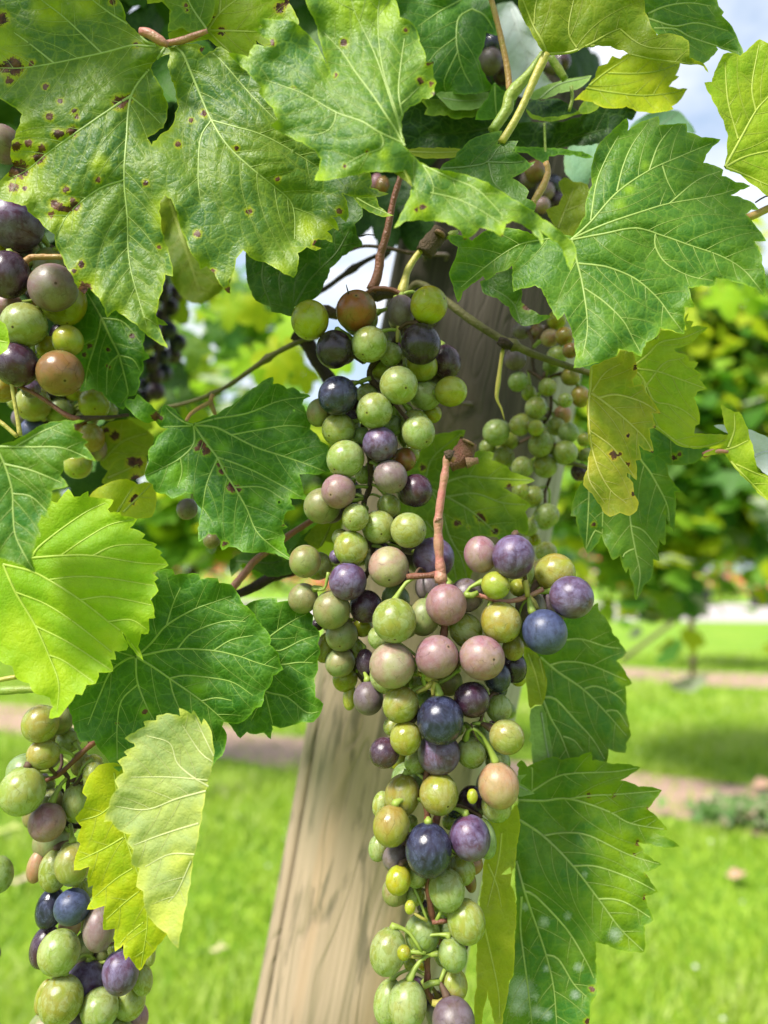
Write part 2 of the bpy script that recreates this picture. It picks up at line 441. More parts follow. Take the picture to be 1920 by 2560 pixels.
    o = mesh_np('leaf', Wn(V[:, 0], V[:, 1], z), T, lm(kind), parent)
    me = o.data
    sv = np.zeros(len(V)); 
    for (c_, r_) in S: sv = np.maximum(sv, np.clip(1.25-0.5*np.hypot(V[:, 0]-c_[0], V[:, 1]-c_[1])/r_, 0, 1))
    mv = np.zeros(len(V))
    for (c_, r_) in M: mv = np.maximum(mv, np.clip(1.0-np.hypot(V[:, 0]-c_[0], V[:, 1]-c_[1])/(r_*1.7), 0, 1))
    cv = np.zeros(len(V))
    for (c_, r_) in Q: cv = np.maximum(cv, np.exp(-(np.hypot(V[:, 0]-c_[0], V[:, 1]-c_[1])/r_)**2))
    for nm, arr in (('chl', cv), ('vd', vd), ('edge', ed), ('spot', sv), ('mild', mv)):
        at = me.attributes.new(nm, 'FLOAT', 'POINT'); at.data.foreach_set('value', arr.astype(np.float32))
    uvl = me.uv_layers.new(name='UVMap')
    li = np.empty(len(me.loops), np.int32); me.loops.foreach_get('vertex_index', li)
    uvl.data.foreach_set('uv', (V[li]/60.0+rr.uniform(0, 20, 2)).astype(np.float32).ravel())
    if label: o['label'] = label
    # veins as real ribs on the blade
    parts = []
    mm = d0/F
    for vi, v in enumerate(vs):
        q = np.asarray(v); ok = inside(OL, q[:, 0], q[:, 1]) & (segdist(q, oA, oB) > 1.0); ok[0] = True
        for h in HL: ok &= ~inside(h, q[:, 0], q[:, 1])
        runs = []; cur = []
        for i, k in enumerate(ok):
            if k: cur.append(i)
            else:
                if len(cur) > 1: runs.append(cur)
                cur = []
        if len(cur) > 1: runs.append(cur)
        for run in runs:
            qq = q[run]; dz = depth(qq[:, 0], qq[:, 1], segdist(qq, oA, oB))
            t = np.array(run)/max(1, len(q)-1)
            r0 = vr if vi < main else vr*0.62
            parts.append(tube_np(Wn(qq[:, 0], qq[:, 1], dz-0.0001), (r0*(1-t)**0.8+1.7)*mm*0.56, 6, False, 0.7))
    for v in sub:
        dz = depth(v[:, 0], v[:, 1], segdist(v, oA, oB)) - bulge*0.0016*(1-np.exp(-segdist(v, *segs(mainv))/50.0)); t = np.linspace(0, 1, len(v))
        parts.append(tube_np(Wn(v[:, 0], v[:, 1], dz-0.0001), (1.6*(1-t)+0.4)*mm*0.45, 4, False, 0.8))
    if parts:
        Vv, Tv = mesh_join(parts); mesh_np('veins', Vv, Tv, vm(kind), o)
    return o

# ------------------------------------------------------------------ grapes
def grape_mat(name, c1, c2, bloom, bamt, rough=0.3, sss=0.25, blot=0.5, rub=0.0, sr=(1.0, .8, .3)):
    n = N(name); oc = n.n('ShaderNodeTexCoord').outputs['Object']
    rnd = n.n('ShaderNodeObjectInfo').outputs['Random']
    off = n.n('ShaderNodeCombineXYZ', ins={0: n.ma('MULTIPLY', rnd, 37.0), 1: n.ma('MULTIPLY', rnd, 91.0), 2: n.ma('MULTIPLY', rnd, 53.0)}).outputs[0]
    va = n.n('ShaderNodeVectorMath', operation='ADD', ins={0: oc, 1: off}); v = va.outputs[0]
    st = n.n('ShaderNodeMapping'); st.inputs['Scale'].default_value = (1.0, 1.0, 0.8); n.l(v, st.inputs[0]); vs = st.outputs[0]
    a = n.noise(vs, 0.9, 3, 0.5, 0.3); b = n.noise(vs, 3.5, 5, 0.65, 0.8); c = n.noise(v, 16, 4, 0.7); d = n.noise(vs, 1.6, 5, 0.6, 1.2)
    col = n.mix(n.ma('MINIMUM', n.mr(a, 0.42, 0.60, 0, blot*1.2), 1.0), c1, c2)
    hs = n.n('ShaderNodeHueSaturation', ins={'Hue': n.mr(rnd, 0, 1, 0.485, 0.515), 'Saturation': n.mr(rnd, 0, 1, 1.08, .9), 'Value': n.mr(n.ma('FRACT', n.ma('MULTIPLY', rnd, 7.13)), 0, 1, 0.86, 1.14), 'Color': col})
    col = hs.outputs[0]
    # bloom, rubbed off in patches with scratchy edges
    bl = n.mr(n.ma('ADD', n.ma('MULTIPLY', b, 0.6), n.ma('MULTIPLY', c, 0.25)), 0.30, 0.52, 0.25, 1.0)
    if rub: bl = n.ma('MULTIPLY', bl, n.mr(d, 0.48-rub*.14, 0.62-rub*.05, 1.0, 0.15))
    bl = n.ma('MULTIPLY', bl, bamt, True)
    base = n.mix(bl, col, bloom)
    base = n.mix(n.mr(n.noise(vs, 2.4, 6, .72, .5), .50, .68, 0, .42), base, tuple(x*.55 for x in c2))
    base = n.mix(n.mr(n.noise(v, 9, 5, .7), .56, .72, 0, .35), base, tuple(x*.6 for x in c1))
    # scuffs: thin dark russet scratches
    w = n.voro(n.mix(0.35, vs, n.n('ShaderNodeTexNoise', ins={'Vector': vs, 'Scale': 2.0}).outputs['Color'], 'ADD'), 1.5, 'DISTANCE_TO_EDGE')
    scr = n.ma('MULTIPLY', n.mr(w, 0.0, 0.03, 1, 0), n.mr(n.noise(v, 2.3, 2), 0.50, 0.60, 0, 0.6), True)
    base = n.mix(scr, base, tuple(x*0.35 for x in c1))
    # lenticels
    lv = n.voro(v, 5.5); lt = n.ma('MULTIPLY', n.mr(lv, 0.06, 0.11, 1, 0), n.mr(n.noise(v, 1.7, 2), 0.5, 0.58, 0, 0.8), True)
    base = n.mix(lt, base, (0.07, 0.04, 0.02))
    # stylar scar opposite the stem
    sx = n.n('ShaderNodeVectorMath', operation='DISTANCE', ins={0: oc, 1: (0, 0, -1)}).outputs['Value']
    sc = n.mr(sx, 0.045, 0.075, 1, 0); halo = n.mr(sx, 0.08, 0.20, 0.45, 0)
    base = n.mix(halo, base, tuple(min(1, x*1.25+0.02) for x in c2)); base = n.mix(sc, base, (0.05, 0.025, 0.012))
    rg = n.ma('ADD', n.ma('MULTIPLY', bl, 0.24), rough, True)
    bp = n.n('ShaderNodeBump', ins={'Strength': 0.16, 'Distance': 0.0006, 'Height': n.ma('ADD', c, n.ma('MULTIPLY', b, .6))})
    pb = n.n('ShaderNodeBsdfPrincipled', ins={'Base Color': base, 'Roughness': rg, 'Normal': bp.outputs[0], 'Specular IOR Level': 0.5,
             'Subsurface Weight': sss, 'Subsurface Scale': 0.007, 'Subsurface Radius': sr})
    tl = n.n('ShaderNodeBsdfTranslucent', ins={'Color': n.mix(.5, base, c2)}); ms = n.n('ShaderNodeMixShader', ins={0: sss*.30})
    n.l(pb.outputs[0], ms.inputs[1]); n.l(tl.outputs[0], ms.inputs[2]); n.l(ms.outputs[0], n.out.inputs[0]); return n.m
GM = {
 'g': grape_mat('grape_pale_green', (.235, .310, .035), (.300, .300, .050), (.415, .490, .270), .72, .20, .75, .8, rub=.25),
 'h': grape_mat('grape_ripening_yellow_green', (.265, .300, .030), (.320, .260, .045), (.400, .430, .230), .60, .16, .65, .8, rub=.45),
 't': grape_mat('grape_cool_green', (.180, .270, .050), (.240, .285, .060), (.345, .445, .255), .64, .24, .65, .5, rub=.1),
 'y': grape_mat('grape_yellow_green', (.280, .335, .014), (.340, .300, .016), (.420, .470, .200), .42, .13, .6, .7, rub=.7),
 'o': grape_mat('grape_olive', (.17, .21, .045), (.22, .16, .05), (.32, .34, .20), .38, .30, .35, .8),
 'r': grape_mat('grape_russet', (.24, .095, .03), (.17, .13, .035), (.34, .24, .14), .12, .20, .35, .8, sr=(1, .4, .15)),
 'd': grape_mat('grape_black_shiny', (.010, .004, .010), (.035, .010, .018), (.085, .070, .110), .55, .12, .03, .5, rub=1),
 'n': grape_mat('grape_navy', (.006, .007, .016), (.022, .012, .030), (.058, .068, .140), .80, .14, .03, .4, rub=.6),
 'b': grape_mat('grape_blue_bloom', (.012, .014, .035), (.030, .022, .055), (.066, .084, .185), .93, .26, .04, .4),
 'p': grape_mat('grape_purple_bloom', (.050, .020, .055), (.120, .035, .060), (.175, .145, .275), .86, .26, .15, .5, rub=.2, sr=(1, .4, .4)),
 'k': grape_mat('grape_pink_bloom', (.240, .070, .090), (.270, .170, .090), (.340, .225, .285), .70, .26, .4, 1.0, sr=(1, .5, .4)),
 'w': grape_mat('grape_pale_pink', (.320, .170, .125), (.290, .300, .100), (.410, .345, .280), .60, .28, .45, 1.1, sr=(1, .6, .4)),
 'm': grape_mat('grape_mauve_green', (.180, .150, .070), (.170, .075, .085), (.270, .230, .245), .62, .28, .3, 1.0, sr=(1, .6, .4)),
 'u': grape_mat('grape_dusky', (.085, .045, .055), (.110, .080, .045), (.190, .155, .190), .65, .28, .15, .8),
 'q': grape_mat('grape_wine', (.028, .009, .022), (.060, .014, .026), (.115, .088, .135), .55, .20, .06, .6, rub=.4),
 'x': grape_mat('grape_orange_pink', (.36, .17, .07), (.34, .27, .09), (.44, .35, .26), .50, .28, .45, .8, sr=(1, .6, .3)),
 'f': grape_mat('grape_amber', (.270, .240, .014), (.300, .180, .018), (.420, .430, .210), .45, .13, .5, .8, rub=.7),
}
def unit_grape():
    nu, nv = 30, 22; V = [(0, 0, 1)]
    for i in range(1, nv):
        th = math.pi*i/nv
        for j in range(nu):
            a = 2*math.pi*j/nu; V.append((math.sin(th)*math.cos(a), math.sin(th)*math.sin(a), math.cos(th)))
    V.append((0, 0, -1)); V = np.array(V)
    rr_ = np.hypot(V[:, 0], V[:, 1]); V[:, 2] -= np.where(V[:, 2] > 0, 0.07*np.exp(-(rr_/0.16)**2), -0.02*np.exp(-(rr_/0.08)**2))
    T = []
    for j in range(nu): T.append((0, 1+j, 1+(j+1) % nu))
    for i in range(nv-2):
        for j in range(nu):
            p, q = 1+i*nu+j, 1+i*nu+(j+1) % nu; T += [(p, p+nu, q+nu), (p, q+nu, q)]
    L = 1+(nv-2)*nu
    for j in range(nu): T.append((L+j, len(V)-1, L+(j+1) % nu))
    return V, np.array(T)
UG = unit_grape()
GMESH = {}
def gmesh(k):
    if k not in GMESH:
        me = bpy.data.meshes.new('grape_' + k)
        me.vertices.add(len(UG[0])); me.vertices.foreach_set('co', UG[0].astype(np.float32).ravel())
        T = UG[1].astype(np.int32); me.loops.add(T.size); me.loops.foreach_set('vertex_index', T.ravel())
        me.polygons.add(len(T)); me.polygons.foreach_set('loop_start', np.arange(len(T), dtype=np.int32)*3)
        me.polygons.foreach_set('loop_total', np.full(len(T), 3, np.int32)); me.polygons.foreach_set('use_smooth', np.ones(len(T), bool))
        me.update(calc_edges=True); me.materials.append(GM[k]); GMESH[k] = me
    return GMESH[k]
M_PED = plain_mat('pedicel_green', (.25, .33, .05), .5)
M_PEDB = plain_mat('pedicel_brown', (.10, .055, .03), .7)
WORD = dict(g='pale green', h='ripening yellow-green', t='cool green', y='glossy yellow-green', o='olive green', r='russet brown', d='shiny black', n='navy blue-black', b='dusty blue',
            p='dusty purple', k='dusty pink', w='pale pinkish', m='mauve and green', u='dusky brown-purple', q='wine red', x='orange and pink', f='amber')
def bunch(label, group, d0, spec, stems=(), gap=0.0085, ped=True, back='qoguq', rough_squash=0.0, rach=None):
    """spec: 'E 1120,318,122,y,0 ...' with optional vertical radius as 6th number"""
    G = []; o = (0, 0)
    for t in spec.split():
        if t in TILES: o = TILES[t]; continue
        q = t.split(','); x, y, r = (float(v) for v in q[:3]); k = q[3]; lay = int(q[4]); ry = float(q[5]) if len(q) > 5 else r
        G.append((o[0]+x*TS, o[1]+y*TS, r*TS, ry*TS, k, lay))
    nb = len(G)
    for i in range(nb):
        x, y, r, ry, k, lay = G[i]
        if lay <= 1 and r > 26 and len(G) < 190:
            ox = [g for g in G[:nb] if abs(g[0]-x)+abs(g[1]-y) < 4*r and g is not G[i]]
            if len(ox) >= 4:
                mx_ = sum(g[0] for g in ox)/len(ox); my_ = sum(g[1] for g in ox)/len(ox)
                G.append((x*.62+mx_*.38+random.uniform(-8, 8), y*.7+my_*.3+random.uniform(-12, 12), r*.86, r*.86, random.choice(back), 3))
    order = sorted(range(len(G)), key=lambda i: (G[i][5], -G[i][2]))
    placed = []
    for i in order:
        x, y, r, ry, k, lay = G[i]
        d = d0 + lay*gap + random.uniform(-.0015, .0015) - (0.004 if r > 52 and lay == 0 else 0)
        if lay == 0 and r < 22: d -= 0.008
        for _ in range(80):
            c = W(x, y, d); R = r*d/F; ok = True
            for (c2, R2, *_r) in placed:
                if np.linalg.norm(c-c2) < 0.93*(R+R2): ok = False; break
            if ok: break
            d += 0.001
        placed.append((c, R, ry*d/F, k, i, d, x, y))
    cen = np.mean([p[0] for p in placed], axis=0)
    root = empty('grape_bunch', cen + UPV*0.0, label, 'grape bunch', group)
    # rachis in 3D
    rp_ = []
    for (s, rad, dd, mat) in stems:
        pts = smooth_path(np.array([(a[0], a[1]) for a in P(s)]), 9)
        dv = np.linspace(dd[0], dd[1], len(pts)) if isinstance(dd, tuple) else np.full(len(pts), dd)
        w3 = Wn(pts[:, 0], pts[:, 1], dv); rs = np.linspace(rad[0], rad[1], len(pts)) if isinstance(rad, tuple) else np.full(len(pts), rad)
        rs = rs*TS*dv/F; rs *= 1+0.10*np.sin(np.arange(len(pts))*1.1)+0.05*RNG.normal(size=len(pts))
        V_, T_ = tube_np(w3, rs, 10); so = mesh_np('stem', V_, T_, mat, root); rp_.append(w3)
    RP = np.concatenate(rp_) if rp_ else None
    for (c, R, Ry, k, i, d, x, y) in placed:
        ob = bpy.data.objects.new('grape', gmesh(k)); COL.objects.link(ob)
        ob.location = Vector(c); adopt(ob, root); ob['label'] = WORD[k] + ' grape'
        if RP is not None:
            j = np.argmin(np.linalg.norm(RP-c, axis=1)); tgt = RP[max(0, j-3)]
        else: tgt = c+np.array([0, .01, .012])
        vdir = Vector(tgt-c)
        if Ry > R*1.04:
            zr = Vector((vdir.x*0.25/max(vdir.length, 1e-4), 0.15, 1)).normalized(); ob.scale = (R, R, Ry)
        else:
            zr = (vdir.normalized()*1.0 + Vector((random.uniform(-.5, .5), random.uniform(.0, .7), random.uniform(0, .6)))).normalized(); ob.scale = (R*random.uniform(.965, 1.02), R*random.uniform(.965, 1.02), R*random.uniform(1.0, 1.06))
        qn = zr.to_track_quat('Z', 'Y'); ob.rotation_euler = (qn @ Euler((0, 0, random.uniform(0, 6.28))).to_quaternion()).to_euler()
        if ped and RP is not None:
            a = c + np.array(zr)*(Ry if Ry > R*1.04 else R)*0.93; L = np.linalg.norm(tgt-a)
            if L < (0.022 if R > .004 else .009):
                mid = (a+tgt)/2 + np.array(zr)*L*0.22
                pp = smooth_path(np.array([tgt, mid, a + np.array(zr)*0.0012, a]), 0.0018); k_ = len(pp)
                q_ = min(1.0, R/.0065); rs = np.full(k_, 0.00075*q_); rs[-1] = .0017*q_; rs[-2] = .0016*q_
                if k_ > 3: rs[-3] = .0010*q_
                V_, T_ = tube_np(pp, rs, 6)
                # child of the grape: expressed in its local space
                pm = mesh_np('pedicel', V_, T_, M_PED if random.random() < .75 else M_PEDB, None)
                bpy_m = Matrix.LocRotScale(Vector(c), ob.rotation_euler.to_quaternion(), ob.scale)
                pm.parent = ob; pm.matrix_parent_inverse = bpy_m.inverted()
    return root

# ------------------------------------------------------------------ canes and other stems (traced, with depth)
def stem(name, s, rad, dd, mat, parent, n=10, lump=.04, nodes=(), label=None, step=9):
    pts = smooth_path(np.array(P(s)), step); m = len(pts)
    dv = np.interp(np.linspace(0, 1, m), np.linspace(0, 1, len(dd)), dd) if isinstance(dd, tuple) else np.full(m, dd)
    rs = np.interp(np.linspace(0, 1, m), np.linspace(0, 1, len(rad)), rad) if isinstance(rad, tuple) else np.full(m, float(rad))
    for (u, amp) in nodes: rs = rs*(1+amp*np.exp(-((np.linspace(0, 1, m)-u)*m/1.6)**2))
    V_, T_ = tube_np(Wn(pts[:, 0], pts[:, 1], dv), rs*TS*dv/F, n, True, 1.0, lump)
    o = mesh_np(name, V_, T_, mat, parent)
    if label: o['label'] = label
    return o
def blotch(name, c1, c2, scale=120, rough=.6, bump=.4):
    return simple_mat(name, c1, c2, scale, rough, bump)
M_PINK = blotch('stem_pink', (.44, .15, .14), (.36, .22, .13), 160, .45, .3)
M_REDB = blotch('stem_redbrown', (.22, .08, .05), (.14, .06, .035), 200, .5, .4)
M_CANE = blotch('cane_brown', (.10, .065, .035), (.055, .035, .02), 220, .75, .8)
M_CANEOL = blotch('cane_olive', (.13, .13, .035), (.10, .08, .03), 140, .6, .5)
M_GREENST = blotch('stem_green', (.20, .30, .04), (.26, .30, .06), 140, .45, .25)
M_YELST = blotch('stem_yellow', (.42, .36, .08), (.36, .34, .07), 140, .45, .25)
M_ORST = blotch('stem_orange', (.42, .22, .08), (.36, .28, .08), 150, .45, .3)
M_DARKC = blotch('cane_dark', (.025, .016, .012), (.05, .03, .02), 220, .85, .9)
M_CUT = blotch('cut_wood', (.36, .22, .13), (.24, .13, .08), 400, .8, .8)

# ------------------------------------------------------------------ ground, post
def tint_ground():
    n = N('lawn_soil'); g = n.n('ShaderNodeNewGeometry').outputs['Position']
    a = n.noise(g, 1.2, 4, .6); b = n.noise(g, 14, 4, .6); c = n.noise(g, 70, 3, .7)
    col = n.mix(n.mr(a, .35, .65), (.20, .36, .02), (.28, .43, .04)); col = n.mix(n.mr(b, .4, .7, 0, .55), col, (.11, .24, .015))
    col = n.mix(n.mr(c, .55, .75, 0, .5), col, (.20, .33, .05))
    bp = n.n('ShaderNodeBump', ins={'Strength': .7, 'Distance': .03, 'Height': n.ma('ADD', b, c)})
    pb = n.n('ShaderNodeBsdfPrincipled', ins={'Base Color': col, 'Roughness': .8, 'Normal': bp.outputs[0], 'Specular IOR Level': .2})
    n.l(pb.outputs[0], n.out.inputs[0]); return n.m
def sheet(name, poly, z, mat, kind='structure', label=None):
    V = np.array([(x, y, z) for x, y in poly]); c = V.mean(0)
    me = bpy.data.meshes.new(name); me.from_pydata([tuple(v-c) for v in V], [], [tuple(range(len(V)))]); me.update(); me.materials.append(mat)
    o = bpy.data.objects.new(name, me); COL.objects.link(o); o.location = Vector(c); o['kind'] = kind
    if label: o['label'] = label
    return o
GR = bpy.data.meshes.new('ground'); S_ = 900.0
sheet('ground', [(-S_, -S_), (S_, -S_), (S_, S_), (-S_, S_)], 0.0, tint_ground())
M_SOIL = simple_mat('bare_soil', (.46, .31, .23), (.28, .19, .14), 9, .95, 1.0, coord='Object')
M_ROADC = simple_mat('pale_gravel', (.52, .46, .44), (.42, .37, .35), 3, .9, .3, coord='Object')
RA = math.radians(-27)
def rowpt(x, y, yc, ra=None):
    ra = RA if ra is None else ra
    return (x*math.cos(ra)-(y-yc)*math.sin(ra), x*math.sin(ra)+(y-yc)*math.cos(ra)+yc)
def strip(y0, y1, x0, x1, z, mat, name, wob, ra=None):
    n = 60; xs = np.linspace(x0, x1, n); r = np.random.default_rng(int(y0*100))
    lo = [(x, y0+wob*(math.sin(x*2.3+y0)+.6*math.sin(x*5.1)+r.uniform(-.5, .5))) for x in xs]
    hi = [(x, y1+wob*(math.sin(x*1.7+y1)+.6*math.sin(x*6.3)+r.uniform(-.5, .5))) for x in xs[::-1]]
    yc = (y0+y1)/2
    return sheet(name, [rowpt(x, y, yc, ra) for x, y in lo+hi], z, mat)
ROWS = [(3.75, 4.75, .07), (7.9, 9.3, .12)]
strip(4.35, 5.15, -14, 14, .004, M_SOIL, 'soil_strip', .07)
strip(9.6, 10.9, -24, 24, .004, M_SOIL, 'soil_strip', .12)
strip(19.0, 30.0, -120, 120, .004, M_ROADC, 'gravel_road', .05, math.radians(-8))

def post():
    # centre line and radius from two sightings of its edges
    a = W(878, 2560, .50); b = W(1203, 850, .505); ax = (b-a)/np.linalg.norm(b-a)
    t0 = (a[2]+0.3)/ax[2]; base = a - ax*t0
    top = W(1275, 330, .51); L = np.linalg.norm(top-base)
    root = empty('wooden_post', base, 'weathered round wooden vineyard post behind the middle grape bunches', 'wooden post')
    R = 0.0655; u = np.cross(ax, FWD); u /= np.linalg.norm(u); v = np.cross(u, ax); v = -v if np.dot(v, FWD) > 0 else v   # v faces the camera
    if np.dot(u, RGT) < 0: u = -u
    base_ang = np.linspace(-math.pi, math.pi, 181)[:-1]; crack_a = math.radians(-60)
    extra = crack_a + np.radians([-1.6, -.9, -.45, 0, .45, .9, 1.6]); ang = np.sort(np.unique(np.concatenate([base_ang, extra])))
    hs = np.concatenate([np.linspace(0, L-.95, 20)[:-1], np.linspace(L-.95, L, 240)])
    V = []; rr_ = np.random.default_rng(3)
    # small lengthwise checks as well
    checks = [(math.radians(-22), L-.62, .10, .0012), (math.radians(14), L-.50, .13, .0015), (math.radians(38), L-.44, .09, .001), (math.radians(-40), L-.42, .12, .001)]
    ring_off = .0010*np.sin(ang*5+1)+.0007*np.sin(ang*11+2)
    for h in hs:
        r = R + .0012*math.sin(h*9)+ring_off*(1+.3*math.sin(h*14))
        dep = .0060/(1+math.exp((h-(L-.40))*45))
        da = ang-(crack_a+.030*math.sin((h-L)*7)-0.13*(h-(L-.65)))
        ca = ang-crack_a
        r = r - dep*np.exp(-(ca/math.radians(1.3))**2)
        for (a_, hc, hw, dp) in checks:
            r = r - dp*np.exp(-((ang-a_-.02*math.sin(h*30))/math.radians(1.3))**2)*math.exp(-((h-hc)/hw)**2)
        for (sgn) in (1,):
            pass
        V.append(base + ax*h + u[None]*(np.sin(ang)*r)[:, None] + v[None]*(np.cos(ang)*r)[:, None])
    n_ = len(ang); V = np.concatenate(V); T = []
    for i in range(len(hs)-1):
        for j in range(n_):
            p, q = i*n_+j, i*n_+(j+1) % n_; T.append((p, q, q+n_, p+n_))
    m = N('weathered_post_wood')
    g = m.n('ShaderNodeTexCoord').outputs['UV']
    mp2 = m.n('ShaderNodeMapping'); mp2.inputs['Scale'].default_value = (17, 7.0, 1); m.l(g, mp2.inputs[0]); s1 = mp2.outputs[0]
    mp3 = m.n('ShaderNodeMapping'); mp3.inputs['Scale'].default_value = (150, 5, 1); m.l(g, mp3.inputs[0]); s2 = mp3.outputs[0]
    # cathedral grain: contour lines of a stretched field
    field = m.noise(s1, .55, 2, .45, 1.2)
    ln = m.ma('PINGPONG', m.ma('MULTIPLY', field, 21.0), 1.0)
    grain = m.mr(ln, 0.0, .35, 1, 0)
    fine = m.noise(s2, 1.0, 4, .7); broad = m.noise(s1, .16, 3, .5)
    stainv = m.n('ShaderNodeMapping'); stainv.inputs['Scale'].default_value = (40, 15, 1); m.l(g, stainv.inputs[0])
    stain = m.noise(stainv.outputs[0], .8, 4, .6, .4)
    col = m.mix(m.mr(broad, .38, .62), (.385, .285, .21), (.28, .23, .175))
    col = m.mix(m.mr(fine, .3, .7, 0, .6), col, (.22, .17, .115))
    org = m.noise(stainv.outputs[0], .35, 3, .5); col = m.mix(m.mr(org, .55, .7, 0, .38), col, (.42, .25, .15))
    col = m.mix(m.ma('MULTIPLY', grain, .5), col, (.17, .14, .085))
    col = m.mix(m.mr(stain, .55, .64, 0, .7), col, (.085, .075, .050))
    green = m.mr(m.noise(s1, .3, 3), .5, .65, 0, .35); col = m.mix(green, col, (.19, .20, .11))
    # weathering plus canopy shade painted into the upper wood; lit right flank painted pale
    geo0 = m.n('ShaderNodeSeparateXYZ', ins={0: g}).outputs[0]
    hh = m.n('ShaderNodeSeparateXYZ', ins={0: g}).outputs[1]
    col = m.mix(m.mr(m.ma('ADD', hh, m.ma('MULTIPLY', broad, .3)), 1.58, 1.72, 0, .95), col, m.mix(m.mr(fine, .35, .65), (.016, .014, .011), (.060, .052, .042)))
    col = m.mix(m.mr(geo0, .600, .625, 0, .75), col, m.mix(m.mr(fine, .35, .65), (.30, .27, .24), (.50, .46, .42)))
    cr = m.attr('crack'); col = m.mix(cr, col, (.03, .022, .015))
    h = m.ma('ADD', m.ma('MULTIPLY', fine, .8), m.ma('MULTIPLY', grain, -.6))
    bp = m.n('ShaderNodeBump', ins={'Strength': .55, 'Distance': .0015, 'Height': h})
    pb = m.n('ShaderNodeBsdfPrincipled', ins={'Base Color': col, 'Roughness': .82, 'Normal': bp.outputs[0], 'Specular IOR Level': .25})
    m.l(pb.outputs[0], m.out.inputs[0])
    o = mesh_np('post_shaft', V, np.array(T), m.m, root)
    me = o.data; li = np.empty(len(me.loops), np.int32); me.loops.foreach_get('vertex_index', li)
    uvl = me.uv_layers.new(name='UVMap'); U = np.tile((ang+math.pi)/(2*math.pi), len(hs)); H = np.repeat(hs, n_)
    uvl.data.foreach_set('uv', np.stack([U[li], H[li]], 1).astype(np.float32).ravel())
    ck = np.exp(-((np.tile(ang, len(hs))-crack_a)/math.radians(1.1))**2)/(1+np.exp((H-(L-.40))*45))
    at = me.attributes.new('crack', 'FLOAT', 'POINT'); at.data.foreach_set('value', ck.astype(np.float32))
    # end grain cap
    rim = V[-n_:]; cc = rim.mean(0)+ax*.004
    Vc = np.concatenate([rim, [cc]]); Tc = np.array([(j, (j+1) % n_, n_) for j in range(n_)])
    mesh_np('end_grain', Vc, Tc, M_CUT, root, smooth=False)
    # two staples that held the wire
    for (px_, py_) in ((1150, 1010), (1090, 640)):
        c = W(px_, py_, .437); pts = [c+RGT*-.006+FWD*.006, c+RGT*-.006-FWD*.002, c+RGT*.006-FWD*.002, c+RGT*.006+FWD*.006]
        Vt, Tt = tube_np(smooth_path(np.array(pts), .002), .0011, 6); mesh_np('staple', Vt, Tt, simple_mat('rusty_steel', (.12, .07, .05), (.2, .18, .17), 300, .6), root)
    return root
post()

# ------------------------------------------------------------------ the vine in front: every leaf traced
vine = empty('grapevine', W(1120, 1280, .34), 'large grapevine with broad toothed leaves hanging in front of the wooden post', 'grapevine')
Lf = lambda *a, **k: make_leaf('leaf', *a, parent=vine, **k)

Lf("B 0,125 130,125 240,135 300,190 370,260 410,320 440,380 465,430 478,470 455,400 430,310 400,210 398,170 370,110 340,60 320,0 330,-60 500,-140 700,-150 850,-60 905,0 925,60 930,110 990,130 1030,170 1050,220 1060,270 1095,340 1100,400 1152,400 1145,440 1150,500 1170,535 1155,570 1158,610 1120,640 1080,640 1050,670 1000,690 960,730 940,790 945,860 965,950 1010,1000 1060,1050 1120,1085 1200,1105 1300,1120 1440,1160 1560,1225 1659,1290 C 90,1340 200,1420 290,1480 350,1530 385,1560 415,1610 418,1650 F 408,20 378,95 345,10 C 330,1620 290,1570 230,1530 180,1490 192,1510 205,1560 195,1590 170,1540 120,1490 60,1450 0,1430 B 1620,1450 1605,1500 1600,1535 1540,1500 1480,1480 1450,1475 1400,1530 1350,1555 1330,1500 1290,1470 1230,1440 1150,1430 1050,1425 970,1432 893,1480 920,1430 960,1350 1000,1270 1012,1210 995,1190 970,1130 945,1110 915,1118 850,1112 780,1110 700,1115 600,1140 500,1160 378,1168 410,1100 420,1030 380,970 300,920 200,880 95,815 140,770 110,700 50,640 15,600 35,565 0,530 A 1600,460 1530,400 1472,342 1560,352 1610,370 1645,290 B 60,300 100,290 90,262 40,235 5,205 -20,185 60,180",
   ["B 965,945 900,840 780,650 640,460 560,340 440,210", "B 955,930 800,860 690,790 520,730 330,620 180,560 60,520", "B 960,930 945,750 925,600 935,450 962,250", "B 960,940 1080,1070 1140,1170 1150,1240 1130,1290",
    "B 950,900 870,640 770,350 650,100 620,0", "B 955,900 900,700 830,480 800,300 790,100 800,0", "B 520,730 510,790 470,845 400,872 300,880", "B 800,860 825,910 810,960 700,1000 590,1060", "B 1080,1070 1250,1150 1420,1220 1530,1320 1600,1400", "B 1130,1250 1300,1290 1450,1360 1590,1450", "B 935,680 990,630 1060,560"],
   d0=.254, kind='top', gx=-.02, gy=.16, bumps=[("B 700,700", -5, 90), ("B 800,1000", -6, 70), ("B 950,1150", 5, 40), ("B 1500,1500", -5, 80), ("B 480,300", 4, 60)], und=1.6, chl='B 620,60 200;B 800,60 190;B 960,60 110;B 120,800 60;B 420,1140 60;B 1060,1370 90;B 1600,1480 60;B 30,590 50;B 830,1000 50', label='broad green leaf with a torn slit, foremost at the top centre',
   spots="B 570,275 18;B 105,275 14;B 1065,525 16;B 1135,540 10;B 1155,410 14;B 970,195 10;B 1080,1345 14;B 1040,1360 10;B 520,485 8;B 1160,600 12;B 1345,1550 10;B 1600,1530 12;B 1115,415 9;B 240,565 6;B 720,985 7;B 575,1078 9")
# turned-up yellow-green edge of that leaf
Lf("B 893,1120 945,1066 975,1110 1005,1170 1012,1210 1000,1200 950,1160 915,1135", ["B 945,1070 960,1110 1000,1190"], d0=.2495, kind='olive', gy=.1, und=.3, bulge=.2, auto=False, label='turned-up yellow-green edge of the foremost leaf', step=6)

